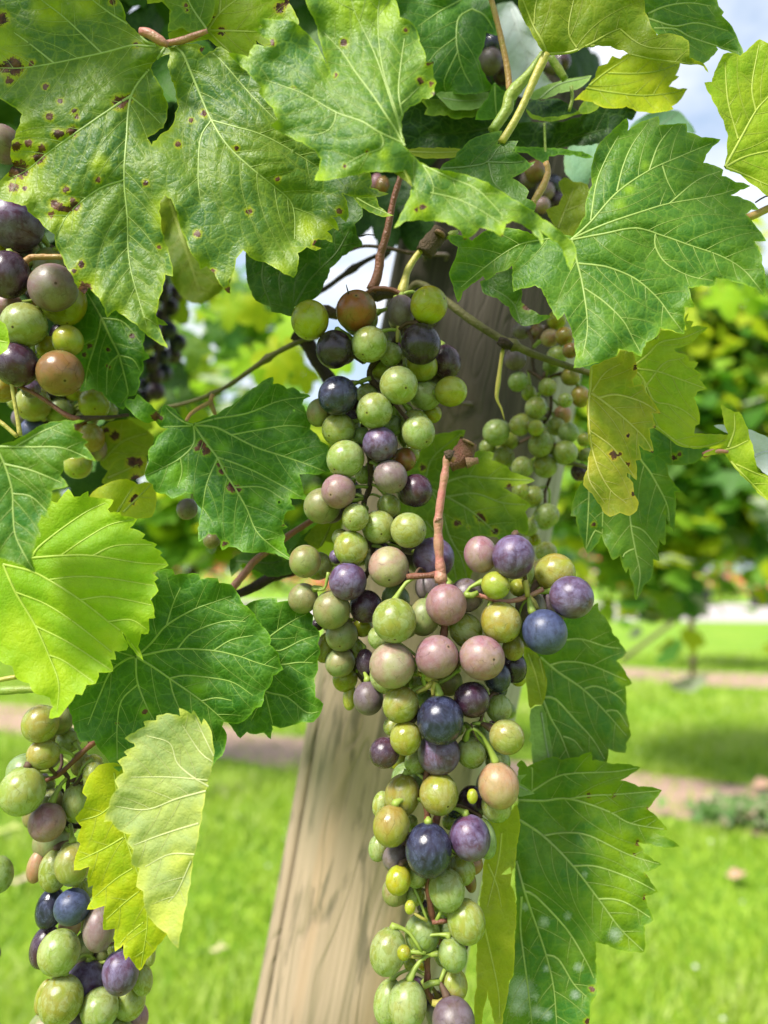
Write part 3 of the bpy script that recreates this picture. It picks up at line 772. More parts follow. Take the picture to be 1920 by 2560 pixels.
Lf("A 770,-60 772,0 800,50 815,100 812,130 850,175 890,212 950,262 1040,302 1100,310 1180,290 1250,283 1330,300 1308,338 1290,330 1320,360 1380,330 1430,300 1520,380 1659,480 B 200,650 400,850 600,1050 740,1120 752,1190 740,1215 800,1240 860,1255 800,1275 700,1272 560,1255 592,1330 602,1400 585,1440 540,1400 490,1405 525,1445 540,1500 500,1478 460,1500 492,1530 495,1572 450,1552 400,1550 372,1590 400,1600 425,1608 390,1625 330,1600 270,1640 E 268,100 242,142 150,90 60,40 0,30 A 1600,1640 1575,1622 1548,1655 D 1530,20 1520,90 1480,160 1494,247 1440,200 1390,110 1340,65 1297,88 1285,40 1250,0 A 1210,1560 1165,1460 1150,1380 1110,1290 1070,1265 1040,1300 1030,1370 1045,1480 1060,1560 1100,1655 D 1105,30 1120,80 1122,132 1070,120 1060,180 1030,280 1010,380 1030,460 1060,540 1088,598 1020,560 940,500 880,440 800,385 750,350 720,370 695,402 680,340 640,270 580,200 548,248 505,210 470,130 430,70 400,0 A 360,1590 355,1520 300,1480 250,1420 180,1370 165,1330 80,1310 0,1290 -20,1200 0,1170 50,1120 90,1070 65,1010 75,940 100,870 130,800 142,740 100,700 50,670 0,640 -300,500 -300,-100 300,-160",
   ["A 1078,300 980,430 850,620 820,900 805,1160 825,1400 830,1600 D 850,100 900,280 950,450", "A 1120,295 1180,340 1230,450 1300,620 1370,780 1480,950 1640,1100 B 120,1210 220,1300 250,1400 250,1550", "A 1070,300 950,300 850,297 660,345 350,410 150,440 0,440",
    "A 850,620 780,665 700,720 480,870 300,1000 180,1100 60,1160", "A 1060,300 950,270 850,175 720,90 600,0 540,-60", "A 1370,780 1300,900 1285,1150 1300,1300", "A 1370,780 1550,830 1659,860 B 150,930 400,1080", "A 660,345 530,220 400,100 270,0 220,-60", "A 350,410 200,290 90,210", "A 805,1165 650,1220 500,1330 420,1420 370,1520", "A 1240,270 1340,320 1430,390 1560,540 1659,650 B 130,780", "A 850,630 960,720 1040,800"],
   d0=.282, kind='big', gx=.03, gy=.10, und=1.4, bulge=1.5, vr=5.5, main=5, orough=1.0, chl='A 30,300 150;A 110,900 180;A 150,1180 180;A 330,60 150;A 560,20 120;A 420,1400 120;B 330,1480 100;B 450,1480 70;A 640,1050 90;D 600,150 70', label='biggest leaf, green with yellow blotches and brown spots, at the upper left',
   bumps=[("A 600,900", -5, 130), ("A 1400,1200", -5, 130), ("A 1060,700", 7, 60), ("D 800,300", -3, 90), ("B 400,1400", 4, 50)],
   holes=["A 1040,372 1100,350 1085,420 1110,500 1140,600 1155,690 1130,780 1090,845 1040,870 985,942 955,892 1000,870 1060,830 1082,770 1090,690 1060,590 1030,540 978,442 1010,390"],
   spots="A 90,430 42;A 30,440 26;A 205,410 13;A 60,525 16;A 295,560 14;A 320,755 18;A 370,870 22;A 400,865 14;A 470,850 22;A 185,930 18;A 105,950 22;A 270,960 20;A 255,1025 28;A 120,1100 44;A 70,1080 30;A 85,1215 22;A 160,1220 12;A 355,1325 22;A 400,1350 18;A 440,1360 16;A 485,1335 24;A 470,1300 14;A 425,1230 16;A 330,1395 14;A 635,1165 14;A 775,665 30;A 830,640 18;A 390,655 12;A 480,720 12;A 500,760 10;A 1240,780 12;A 1320,735 16;A 1155,935 14;A 945,1185 13;A 1280,1515 16;A 1030,1600 10;A 1615,1370 15;A 10,120 30;A 1310,320 12;B 140,1160 12;D 525,55 16;D 545,215 32;D 480,100 12;D 1380,100 12;D 1485,220 16;A 730,10 16;A 880,290 12;B 390,1580 16;B 540,1500 12;B 540,1365 14;A 1535,960 12")

Lf("C 395,1530 430,1470 475,1400 480,1300 520,1200 520,1060 560,940 640,860 700,800 745,765 750,847 800,810 870,780 950,753 955,810 1050,805 1130,800 1135,855 1230,890 1352,903 1300,950 1260,1000 1240,1055 1310,1070 1370,1100 1360,1140 1450,1180 1547,1205 1480,1230 1418,1265 1500,1290 1570,1320 1602,1358 1550,1358 1515,1390 1560,1440 1600,1490 1647,1562 1572,1563 1600,1620 1620,1655 F 1620,50 1640,140 1638,272 1580,210 1500,180 1400,155 1320,140 1310,190 1230,190 1145,205 1160,270 1182,332 1120,330 1115,400 1115,507 1040,480 960,465 940,520 870,560 850,600 838,652 780,620 690,600 680,640 610,670 520,700 398,727 415,640 405,540 380,460 340,370 295,417 260,350 220,270 190,210 150,190 60,210 10,232 5,100 0,60 E 1630,90 1560,110 1490,160 1470,130 1400,180 1340,230 1308,302 1280,200 1250,110 1290,20 B 1310,1600 1260,1570 1240,1530 1310,1520 1400,1560 1450,1520 1500,1490 C 0,1480 120,1515 260,1525",
   ["C 383,1556 510,1440 680,1250 890,1105 1100,1010 1290,930", "C 385,1556 600,1515 800,1480 980,1530 1150,1590 1350,1659 F 1500,90 1620,230", "C 388,1560 400,1600 F 420,30 460,200 490,450 460,650", "C 385,1550 600,1455 850,1370 1020,1320 1300,1270 1440,1230",
    "F 430,50 540,60 640,80 800,150 940,270 1030,390 1105,490", "C 380,1558 280,1545 100,1570 0,1610 E 1500,60 1330,200", "C 510,1430 545,1200 600,1050 690,880", "C 680,1240 720,1080 780,940 880,800", "C 890,1105 940,960 990,880 1040,820", "C 975,1075 1010,1180 1060,1270", "F 470,210 600,300 720,420 780,530 830,620", "C 930,1510 930,1600 F 1000,50 1150,130 1300,160", "C 1020,1320 1200,1170 1350,1110"],
   d0=.284, kind='right', gx=-.04, gy=.20, und=1.3, bulge=1.2, vr=4.6, main=5, chl='C 700,1330 60;C 760,1230 50;C 870,1080 45;F 440,640 60;F 1050,460 60', label='large veined green leaf at the upper right against the sky', bumps=[("C 800,1450", -4, 60), ("E 1500,150", 8, 90), ("F 600,500", -4, 90)])

Lf("C 20,-120 40,0 60,90 110,180 160,270 200,335 225,352 270,356 370,345 470,305 560,295 640,300 720,325 800,365 900,385 1000,400 1090,410 1200,418 1240,430 1274,472 1240,410 1190,392 1148,372 1142,262 1080,230 1020,215 940,228 900,170 862,80 850,-20 860,-120",
   ["C 225,348 190,260 140,170 70,0 50,-80", "C 225,348 370,340 480,305 600,298 800,360 1000,395 1200,415", "C 370,345 500,290 620,220 700,185", "C 420,310 375,240 370,150 400,0", "C 700,190 800,270 900,310 1100,320", "C 145,160 150,60 170,-50"],
   d0=.296, kind='olive', gy=-.10, und=1.0, bulge=.9, vr=6, label='folded leaf seen from below at the upper right, yellow-green', bumps=[("C 1000,330", -4, 50)])
Lf("C 850,-20 862,90 900,180 960,238 1080,300 1140,340 1145,375 1240,412 1290,370 1337,320 1322,300 1400,330 1450,350 1470,400 1460,455 1485,400 1500,340 1470,270 1440,200 1410,150 1360,100 1374,78 1340,40 1330,0 1330,-120 850,-120",
   ["C 920,185 1060,190 1150,240 1300,290 1460,340", "C 880,90 1000,40 1150,20 1290,40", "C 880,120 1050,170 1200,150 1400,200"], d0=.312, kind='right', gy=.05, und=1.2, label='green leaf with a curled dark tip beside the open sky')
Lf("C 400,650 480,580 540,500 560,430 620,410 650,360 700,380 760,340 900,360 1092,405 1080,450 1060,488 1084,495 1040,530 1018,560 1080,577 1138,575 1110,620 1070,670 1035,690 1048,705 960,728 850,725 740,690 600,700 520,660 440,645",
   ["C 398,640 500,555 620,460 760,370", "C 480,572 650,600 850,620 1050,600 1125,580", "C 620,475 800,478 950,460 1070,415"], d0=.326, kind='limey', gy=.25, und=.8, label='small bright lime leaf lit from behind under the folded leaf')  # backlit look put into the lime colour and translucency
Lf("C 1605,253 1659,280 1800,320 1900,700 1850,1200 1660,1272 1590,1215 1480,1130 1378,1085 1395,1000 1400,880 1370,780 1330,700 1290,620 1246,535 1295,530 1330,430 1370,350 1400,340 1480,362 1520,330 1570,280",
   ["C 1380,1082 1480,900 1580,720 1659,630 1800,480", "C 1382,1084 1500,1020 1659,980 1850,950", "C 1385,1086 1500,1130 1659,1200 1760,1220", "C 1465,900 1400,660 1380,400", "C 1580,720 1555,560 1600,290"], d0=.30, kind='lime', gx=.1, gy=.05, und=1.0, vr=5, label='translucent leaf at the right edge against the blue sky')  # lime colour and translucency stand in for backlight here too
# dark bowl of leaves under the canopy, shade partly put into their colour
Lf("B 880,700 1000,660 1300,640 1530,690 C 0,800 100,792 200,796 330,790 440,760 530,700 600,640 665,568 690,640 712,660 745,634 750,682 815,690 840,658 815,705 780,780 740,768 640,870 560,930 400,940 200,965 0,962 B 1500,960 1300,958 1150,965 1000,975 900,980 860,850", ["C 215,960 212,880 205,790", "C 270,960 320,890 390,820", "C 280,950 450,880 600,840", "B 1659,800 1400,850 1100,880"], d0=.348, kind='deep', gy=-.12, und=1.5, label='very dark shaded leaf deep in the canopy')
Lf("B 1160,600 1350,605 1510,598 1500,640 1450,700 1350,712 1270,712 1200,650", ["B 1210,640 1350,655 1490,640"], d0=.335, kind='palerim', gy=.5, und=.6, auto=False)
Lf("B 1070,655 1110,640 1160,640 1240,680 1270,712 1400,712 1450,700 1420,755 1350,760 1290,772 1240,745 1190,745 1160,752 1090,742 1110,700", [], d0=.338, kind='mid', gy=.5, und=.6)
Lf("B 1547,533 1590,580 1640,605 C 30,640 0,700 B 1620,760 1530,772 1420,776 1450,700 1500,640", ["B 1547,540 1550,650 1560,760"], d0=.332, kind='dark', gy=.1, und=.8, label='dark pointed leaf tip beside the forked stalk')
Lf("C 120,640 140,592 300,530 440,500 517,488 500,520 440,570 300,602 200,642", ["C 180,640 300,550 500,500"], d0=.336, kind='palerim', gy=.4, und=.5, auto=False)
Lf("C 90,705 95,650 200,652 240,640 300,640 400,700 440,735 400,738 300,768 200,772 120,752", [], d0=.340, kind='deep', gy=.6, und=.8)
Lf("C 90,705 130,740 200,762 300,758 400,735 430,715 470,650 530,655 570,650 560,700 500,735 440,738 400,748 300,780 200,784 120,762", [], d0=.334, kind='mid', gy=.3, und=.4)
Lf("B 900,-40 1520,-40 1540,100 1562,232 1490,208 1480,280 1440,380 1460,440 1500,520 1532,560 1500,592 1400,606 1250,602 1150,590 1050,560 1000,300 920,100", ["B 1400,60 1320,110 1300,200 1305,320 1340,450 1400,560", "B 1330,0 1200,70 1050,170", "B 1400,60 1480,100 1540,190", "B 1310,330 1220,520 1230,590", "B 1300,240 1180,330 1120,400"], d0=.336, kind='dark', gy=.12, und=2.2, label='dark green puckered leaf at the top behind the foremost leaf')
Lf("B 1560,30 1659,10 C 60,100 150,240 215,335 150,420 240,520 300,600 200,620 100,640 B 1659,600 1640,400 1600,250", ["C 0,60 60,250 130,500"], d0=.40, kind='silver', gy=.1, und=2, step=12, label='silvery white leaf underside blurred behind the stalks')
Lf("B 1190,1100 1215,1060 1290,1030 1300,990 1340,960 1380,910 1450,880 1597,848 1560,937 1600,925 1659,912 C 42,912 8,975 60,1010 110,1055 152,1043 110,1090 20,1145 0,1152 60,1190 110,1240 92,1285 130,1300 158,1328 140,1380 60,1330 B 1600,1300 1500,1240 1400,1180 1300,1150",
   ["B 1200,1095 1380,1080 1500,1050 1580,950 C 0,915", "B 1490,1052 1659,1055 C 100,1045", "B 1510,1060 1540,1180 1600,1240"], d0=.298, kind='shade', gy=.3, und=1.0, vr=5, label='small dark leaf with yellow veins between the two largest leaves')
Lf("C 10,950 100,955 230,960 380,975 500,1000 527,1020 480,1027 400,1002 300,1002 240,1012 220,1062 180,1042 100,992 20,985", [], d0=.330, kind='dark', gy=.2, und=.5)
Lf("B 985,970 1150,960 1255,962 1250,945 1262,962 1325,965 1300,1015 1150,1025 1030,1012", ["B 990,985 1150,990 1310,985"], d0=.322, kind='olive', gy=.5, und=.4, auto=False)
Lf("C 380,940 560,925 530,1060 490,1200 400,1180 350,1130 338,1020", [], d0=.37, kind='teal', gy=.2, und=2, label='blurred bluish leaf behind the large veined leaf')
Lf("C 300,1180 340,1150 400,1178 490,1195 500,1300 490,1400 440,1490 380,1545 300,1492 250,1422 218,1362 300,1330 330,1262", ["C 300,1480 350,1350 400,1220", "C 340,1370 440,1330"], d0=.345, kind='olive', gy=.2, und=1, label='olive leaf behind the large veined leaf')
Lf("C 760,830 860,745 960,720 1080,718 1130,770 1192,862 1130,855 1100,900 800,900", ["C 900,860 980,800 1060,740"], d0=.42, kind='teal', gy=.3, und=2, label='pale bluish leaf behind the upper edge of the veined leaf')
Lf("B 630,1275 700,1275 780,1280 800,1340 850,1380 892,1396 840,1406 760,1382 690,1345", ["B 650,1285 750,1340 880,1395"], d0=.305, kind='mid', gy=.2, und=.6)
Lf("B 540,1230 640,1280 690,1350 692,1400 640,1450 652,1520 692,1590 640,1602 560,1659 E 480,80 440,180 400,262 330,300 252,330 232,392 160,370 100,362 95,330 0,290 -60,150 B -60,1550 200,1400", ["E 250,320 330,180 400,100 520,-20 B 600,1500", "E 60,-20 40,150 100,330", "E 200,-30 150,150 170,300", "E 330,50 260,150 240,300"], d0=.322, kind='shade', gy=.1, und=2, label='dark leaf hanging behind the lower edge of the biggest leaf')
Lf("A 1030,1240 1160,1240 1260,1500 1400,1600 D 1500,150 1450,210 1400,255 1300,312 1200,282 1130,200 1100,120 1050,60 A 1040,1500", ["A 1100,1300 1200,1600 D 1300,250"], d0=.42, kind='olive', gy=.1, und=3, step=12, label='olive leaf blurred behind the cleft of the biggest leaf')
Lf("D 470,250 560,180 640,240 800,370 900,450 940,500 925,570 935,620 972,660 925,680 930,740 900,790 905,840 880,900 830,910 815,950 800,998 740,960 690,920 660,880 600,860 520,880 540,790 530,700 480,640 470,470",
   ["D 660,405 720,540 770,640 820,830 830,920 800,990", "D 658,405 620,560 570,720 550,850", "D 662,405 780,420 850,480 910,560", "D 660,405 600,300 560,230", "D 770,640 700,720 690,900", "D 770,645 860,670 905,740"], d0=.328, kind='dark', gy=.12, und=1.3, label='dark green leaf beside the left grapes, below the biggest leaf', spots="D 855,520 14;D 700,608 10;D 700,715 9;D 580,580 14;D 545,640 12;D 520,600 10")
Lf("D 1060,965 1110,980 1150,1020 1200,1070 1255,1090 1300,1068 1400,1030 1500,970 1560,920 1620,870 1659,848 E 60,800 112,783 110,830 140,825 200,860 240,850 290,890 355,910 310,930 300,960 320,1000 360,1080 350,1120 390,1150 420,1200 470,1230 460,1300 480,1400 430,1405 400,1420 340,1410 280,1415 290,1450 300,1490 310,1540 353,1585 290,1575 220,1568 230,1610 260,1642 205,1652 H 185,20 180,70 207,100 170,115 190,160 180,200 200,260 243,320 170,290 130,270 60,260 0,262 G 1570,260 1530,230 1480,225 1440,250 1430,190 1400,145 1350,140 1288,197 1285,130 1300,20 D 1305,1640 1265,1590 1250,1540 1200,1535 1150,1560 1110,1572 1070,1540 1010,1530 990,1480 950,1450 940,1400 965,1340 960,1260 1000,1220 1020,1170 1087,1118 1040,1110 1005,1068 940,1080 880,1045 840,1000 806,960 812,935 870,930 888,893 940,935 1000,990 1040,1020",
   ["D 1255,1097 1350,1230 1410,1310 1460,1410 1520,1500 1600,1640 H 0,120 100,220 235,312", "D 1258,1095 1400,1112 1500,1160 1659,1240 E 150,1290 300,1340 460,1400", "D 1255,1100 1255,1220 1170,1310 1060,1370 950,1420", "D 1260,1090 1400,1055 1600,1020 E 150,940 340,912", "D 1250,1095 1180,1070 1100,1010 1068,972",
    "D 1410,1310 1340,1480 1310,1659", "D 1412,1305 1540,1350 1659,1400 E 150,1480 290,1560", "D 1500,1160 E 0,1130 200,1100 330,1110", "D 1170,1310 1180,1400 1150,1500", "D 1240,1100 1120,1106 1030,1105", "D 1520,1500 E 40,1500 E 180,1580"],
   d0=.312, kind='dark', gx=.02, gy=.16, und=1.6, bulge=1.4, vr=4.6, main=5, chl='D 1150,1420 90;D 1440,1240 60;E 240,1560 60;G 1430,230 60;D 1660,1560 60;H 150,200 90;D 950,1100 90;E 20,1080 50', label='sharp dark green leaf left of the middle grapes with small holes and scars', holes=["E 140,1590 155,1585 160,1602 145,1606", "E 242,996 252,998 248,1008"],
   spots="D 1310,1220 22;D 1335,1260 20;D 1420,1350 13;D 1440,1395 15;D 1500,1500 22;D 1545,1510 15;D 1275,1250 12;D 1010,1040 22;D 1040,1050 12;G 1455,205 12;H 185,80 8", bumps=[("D 1500,1000", 5, 50), ("D 1600,950", -4, 40)])
Lf("D -150,1500 200,1560 370,1600 400,1560 442,1508 480,1560 520,1558 572,1523 575,1562 640,1570 737,1580 700,1640 G 715,5 780,0 788,25 892,45 840,105 900,120 942,145 920,175 960,190 1017,210 1000,230 1052,265 1035,280 1070,310 1092,345 1040,370 985,395 1027,430 1000,450 1027,510 975,565 995,610 1007,687 965,690 960,790 915,790 895,870 928,962 860,890 800,800 790,775 832,870 820,895 740,900 752,957 715,955 732,1032 640,1040 620,1112 560,1120 532,1187 490,1180 430,1270 380,1330 318,1337 345,1260 320,1200 220,1172 190,1110 110,1080 80,1000 0,965 -200,950 -280,500",
   ["G 20,340 100,520 230,740 320,940 380,1110 370,1290", "G 20,340 200,385 330,450 520,570 700,710 800,790 910,930", "G 200,300 400,285 600,285 900,330 1075,340", "G 210,290 250,230 400,110 560,0 D 680,1600", "G 400,280 560,170 720,80 880,48", "G 600,285 750,220 1005,210", "G 320,440 500,420 700,430 1010,480", "G 520,570 700,550 990,605", "G 100,520 300,600 500,730 740,920", "G 230,740 450,850 720,1025", "G 320,930 420,970 610,1105", "G 700,710 850,700 950,760"],
   d0=.276, kind='bright', gx=.05, gy=.18, und=1.2, bulge=1.0, vr=5.5, auto=False, main=4, chl='G 300,1050 260;G 150,800 200;G 700,850 120', label='bright yellow-green leaf at the left, lit through', bumps=[("G 600,500", -4, 80), ("G 850,880", 5, 30), ("G 350,1250", -3, 50)])
Lf("D -200,1240 0,1225 90,1200 180,1150 280,1090 390,1070 480,1068 550,1065 500,1085 478,1090 485,1130 542,1155 530,1175 572,1205 545,1225 590,1280 622,1332 540,1305 450,1310 410,1330 415,1380 390,1420 442,1492 370,1510 335,1520 330,1600 310,1640 G 310,5 323,42 270,22 245,80 262,165 238,160 215,250 205,300 228,392 150,350 80,320 0,300 -200,200",
   ["D -30,1235 30,1350 80,1520 G 85,0 100,150 160,280 222,385", "D -30,1235 200,1240 400,1245 605,1325", "D 30,1350 200,1390 400,1470", "D 80,1540 200,1560 300,1650", "D 100,1235 250,1150 400,1085"], d0=.256, kind='smooth', gx=.05, gy=.15, und=1.2, vr=5, label='green leaf with sharp tips overlapping the bright leaf at the left edge')
Lf("G 985,560 1000,450 1010,390 1060,370 1117,370 1135,410 1200,400 1290,403 1300,435 1412,430 1420,460 1500,470 1530,510 1560,570 1580,600 1620,630 1659,680 H 0,690 40,740 90,800 90,860 140,910 155,980 178,1022 110,1060 100,1110 60,1160 50,1200 35,1262 0,1270 G 1640,1290 1600,1340 1550,1370 1450,1360 1440,1390 1470,1440 1465,1500 1440,1580 1400,1610 1370,1659 1200,1620 900,1560 830,1600 J 772,25 740,0 G 730,1640 680,1580 660,1560 610,1480 520,1490 495,1430 478,1390 465,1320 440,1260 480,1180 560,1090 740,900 830,740",
   ["G 885,938 980,850 1080,735 1240,640 1400,580 1500,545", "G 890,938 1130,890 1385,900 1560,940 1659,975 H 140,1015", "G 888,942 1000,1010 1100,1080 1300,1220 1450,1350", "G 880,945 890,1100 950,1260 1000,1350", "G 875,940 830,950 720,1030 650,1180 570,1380",
    "G 890,1120 790,1220 760,1370 760,1600", "G 1080,730 1120,600 1170,490", "G 1150,885 1250,780 1450,710 1590,710", "G 1385,900 1500,830 1640,800", "G 1100,1078 1200,1060 1400,1080 1520,1110 1640,1190", "G 1100,1080 1120,1170 1160,1270", "G 1310,1225 1400,1205 1500,1222", "G 860,935 760,905"],
   d0=.292, kind='dark', gx=.02, gy=.12, und=1.3, vr=4.8, main=5, chl='G 1280,1130 80;G 940,1290 60;G 720,1600 90', label='rounded dark green leaf under the bright yellow-green leaf', spots="G 940,1295 13;G 760,1372 7", bumps=[("G 1450,1500", 5, 40)])
Lf("H -120,700 -60,600 10,570 60,560 132,558 140,585 240,573 260,600 330,630 372,670 365,730 412,780 400,850 417,900 400,960 402,1000 375,1080 385,1200 437,1243 420,1300 372,1362 300,1360 240,1380 182,1397 105,1385 100,1430 97,1472 50,1430 -20,1440 G 1600,1425 1558,1467 1500,1390 1480,1370 1600,1200",
   ["H -60,1000 40,860 100,800 230,710 350,650", "H -60,1000 170,990 280,975 400,980", "H -60,1050 60,1160 200,1200 330,1300 420,1290", "H 60,870 150,900 300,830 400,800", "H 60,1180 110,1380", "H 60,1160 -30,1350"], d0=.306, kind='dark', gy=.10, und=1.5, vr=4, label='darkest small leaf beside the post, behind the rounded leaf')
Lf("G 1160,1270 1210,1288 1240,1310 1252,1283 1290,1340 1308,1378 1320,1338 1362,1400 1380,1500 1386,1580 J 1370,0 1350,80 1330,150 1310,280 1290,400 1250,580 1240,680 1215,820 1190,950 1165,1080 1157,1172 1120,1140 1080,1070 1000,1010 960,950 935,880 930,800 883,770 905,650 850,622 862,530 822,480 845,430 780,410 720,345 672,352 705,260 725,180 765,130 743,82 800,30 G 790,1650 762,1612 825,1580 803,1555 875,1520 868,1500 808,1466 870,1430 940,1390 930,1358 1012,1350 1015,1320 1100,1305 1168,1325",
   ["J 1350,120 1250,60 1150,-30 G 1100,1500 950,1450", "J 1335,150 1150,200 950,270 750,250", "J 1290,360 1150,400 1000,450 870,500", "J 1240,600 1150,800 1090,870", "G 1380,1620 1300,1560 1180,1380", "G 1384,1580 1320,1450 1260,1320", "J 1345,80 1100,60 850,60", "J 1260,560 1100,560 940,640"], d0=.268, kind='pale', gx=-.1, gy=.10, und=1.0, vr=4, bulge=.9, chl='J 1050,950 170;J 1200,1000 120;J 1180,600 120;G 1200,1300 60', label='pale leaf showing its light underside at the lower left', cup=-1.5)
Lf("J 600,25 640,-20 760,-30 900,100 1000,600 1100,1000 1080,1080 1020,1150 950,1240 905,1313 870,1270 835,1220 812,1247 800,1140 745,1190 745,1040 668,1048 680,890 563,917 600,850 605,760 570,775 580,640 478,663 485,590 520,490 500,470 530,380 487,322 540,260 565,190 533,160 560,80",
   ["J 740,30 800,400 950,900 915,1290", "J 770,200 650,300 520,340", "J 800,450 680,520 510,600", "J 860,650 750,720 620,830", "J 900,800 800,880 690,980", "J 930,1000 830,1080 770,1150"], d0=.284, kind='limey', gx=-.05, gy=.1, und=1.1, bulge=.9, vr=3, label='vivid yellow-green toothed leaf behind the pale underside')
Lf("I 60,900 80,850 340,690 400,640 430,655 520,610 558,588 562,640 610,690 650,780 700,850 742,910 678,965 710,1000 745,1060 778,1112 735,1130 740,1200 740,1300 760,1400 772,1450 740,1500 735,1562 690,1558 625,1535 615,1620 500,1660 250,1700 200,1600 190,1250 216,1140 212,1050 180,950",
   ["I 180,940 300,1040 460,1150 600,1290 740,1450", "I 195,1205 250,1340 310,1440 370,1590", "I 200,1200 280,1215 400,1340 520,1470 600,1600", "I 250,992 350,970 500,990 740,1090", "I 470,1145 550,1130 680,1190 740,1260", "I 330,1455 400,1480 460,1550", "I 340,830 450,825 600,870 700,885", "I 610,1290 680,1290 750,1390"], d0=.342, kind='smooth', gy=.12, gx=.04, und=1.2, vr=5, auto=True, chl='I 730,1400 80;I 730,1080 60', label='smooth mid-green leaf behind the blue grape at the right')
Lf("I 75,862 120,880 172,932 215,1040 224,1145 196,1250 150,1250 120,1275 98,1140", ["I 100,920 150,1050 190,1220", "I 175,950 210,1090"], d0=.334, kind='olive', gx=.3, und=.6, auto=False, label='folded-over olive edge of the smooth leaf')
Lf("I 120,1280 150,1258 200,1255 230,1400 262,1600 250,1659 140,1640 130,1500 108,1480 124,1440", ["I 190,1300 220,1500 250,1640"], d0=.336, kind='palerim', und=.6, auto=False)
Lf("L 40,200 I 45,1659 28,1640 62,1608 100,1650 180,1615 270,1585 320,1610 430,1590 512,1553 520,1610 640,1630 832,1655 L 770,40 703,80 820,120 972,143 930,200 878,265 950,330 1008,402 930,405 918,412 960,435 1020,460 1087,508 980,517 900,495 812,480 860,550 920,600 970,625 910,660 862,680 900,740 947,802 858,830 880,900 917,985 858,1020 862,1100 857,1192 780,1190 700,1180 620,1145 543,1130 540,1250 545,1400 548,1470 520,1510 508,1550 500,1640 480,1800 0,1850 K 1500,1800 1560,1659 1640,1400 L 10,1340 28,1000 30,850 25,600 30,480 48,340",
   ["L 45,335 200,440 390,630 560,850 700,1040 850,1185", "L 28,600 80,800 150,1000 220,1210 270,1420 290,1659", "L 42,208 200,212 370,200 620,280 770,360 1000,400", "L 80,800 150,830 350,1040 480,1250 530,1360", "L 60,830 55,1050 100,1400 130,1659", "L 210,437 350,420 500,440 750,560 950,622", "L 400,635 550,640 780,720 935,800", "L 560,850 650,850 750,880 912,980", "L 130,150 280,60 400,35 650,25 810,0", "L 220,1210 300,1240 400,1400 480,1480", "L 370,200 500,180 700,170 955,148", "I 120,1659 130,1659 L 130,150"],
   d0=.322, kind='smooth', gx=-.05, gy=.10, und=1.2, bulge=1.1, vr=5.2, main=5, chl='L 620,180 220;L 700,500 230;L 700,850 220;L 760,1120 110;L 900,350 150;I 500,1640 90', label='large leaf at the lower right dusted with white mildew', spots="L 500,178 12;L 665,175 10;L 815,485 12;L 795,560 6;L 885,265 9;L 860,840 9;L 875,690 8;L 520,1430 14;L 490,1640 14",
   milds="L 55,1440 85;L 40,1540 60;L 85,900 26;L 205,1000 36;L 670,1080 46;L 430,1290 30;L 410,1470 32;L 155,1580 42;L 225,1600 36;L 150,1480 24;L 360,960 26;L 225,1300 24;L 470,690 20", bumps=[("L 250,300", 6, 50), ("I 250,1640", 4, 60)])
Lf("K 1500,335 1600,300 1659,270 L 30,235 50,345 30,500 22,600 0,680 K 1590,690 L -10,640 K 1650,760 L 25,850 15,1100 5,1355 K 1640,1380 1600,1600 1570,1740 1545,1659 1530,1560 1500,1445 1475,1560 1440,1740 1415,1650 1430,1400 1440,1100 1480,1040 1450,880 1470,750 1480,600 1520,500",
   ["K 1480,1040 1530,1250 1570,1450 1580,1620", "K 1500,620 1560,760 1590,900", "K 1590,420 1570,600 1500,900"], d0=.305, kind='strip', gx=.35, gy=.06, und=.8, auto=False, vr=4, label='folded yellow-green half of the mildewed leaf')
Lf("L 20,60 60,45 95,42 60,75 55,100 100,130 147,165 90,178 45,185 30,120", ["L 30,110 100,145 140,162"], d0=.312, kind='palerim', und=.4, auto=False, step=6, label='small curled pale leaf tip at the top of the mildewed leaf')
Lf("F 512,715 560,700 620,670 680,650 700,610 780,620 800,680 812,760 780,800 790,842 850,833 862,880 920,950 962,1024 900,1015 915,1060 932,1113 890,1120 895,1180 917,1277 820,1225 835,1320 800,1325 807,1453 770,1420 745,1405 745,1430 785,1470 790,1540 822,1600 810,1650 I 762,25 700,5 635,32 600,10 F 580,1630 520,1540 460,1480 490,1380 510,1250 488,1050 500,850",
   ["F 515,718 508,850 498,1000 510,1200 560,1380 640,1520 740,1600", "F 515,890 560,920 700,1030 850,1170 912,1270", "F 560,920 680,900 850,950 955,1020", "F 500,1130 640,1230 720,1330 800,1440", "F 520,880 600,760 700,700", "F 500,1300 500,1450 600,1600"], d0=.300, kind='yellow', gx=.06, gy=.10, und=1.4, bulge=1.3, vr=4.5, label='mottled yellowing leaf hanging in the middle right', spots="F 660,1290 18;F 700,1280 8;F 800,720 12;F 955,1020 8;F 928,1110 8;F 910,1272 10;F 750,1350 10;F 790,1540 12;F 750,1165 8", holes=["F 745,1405 772,1418 790,1450 760,1440"])
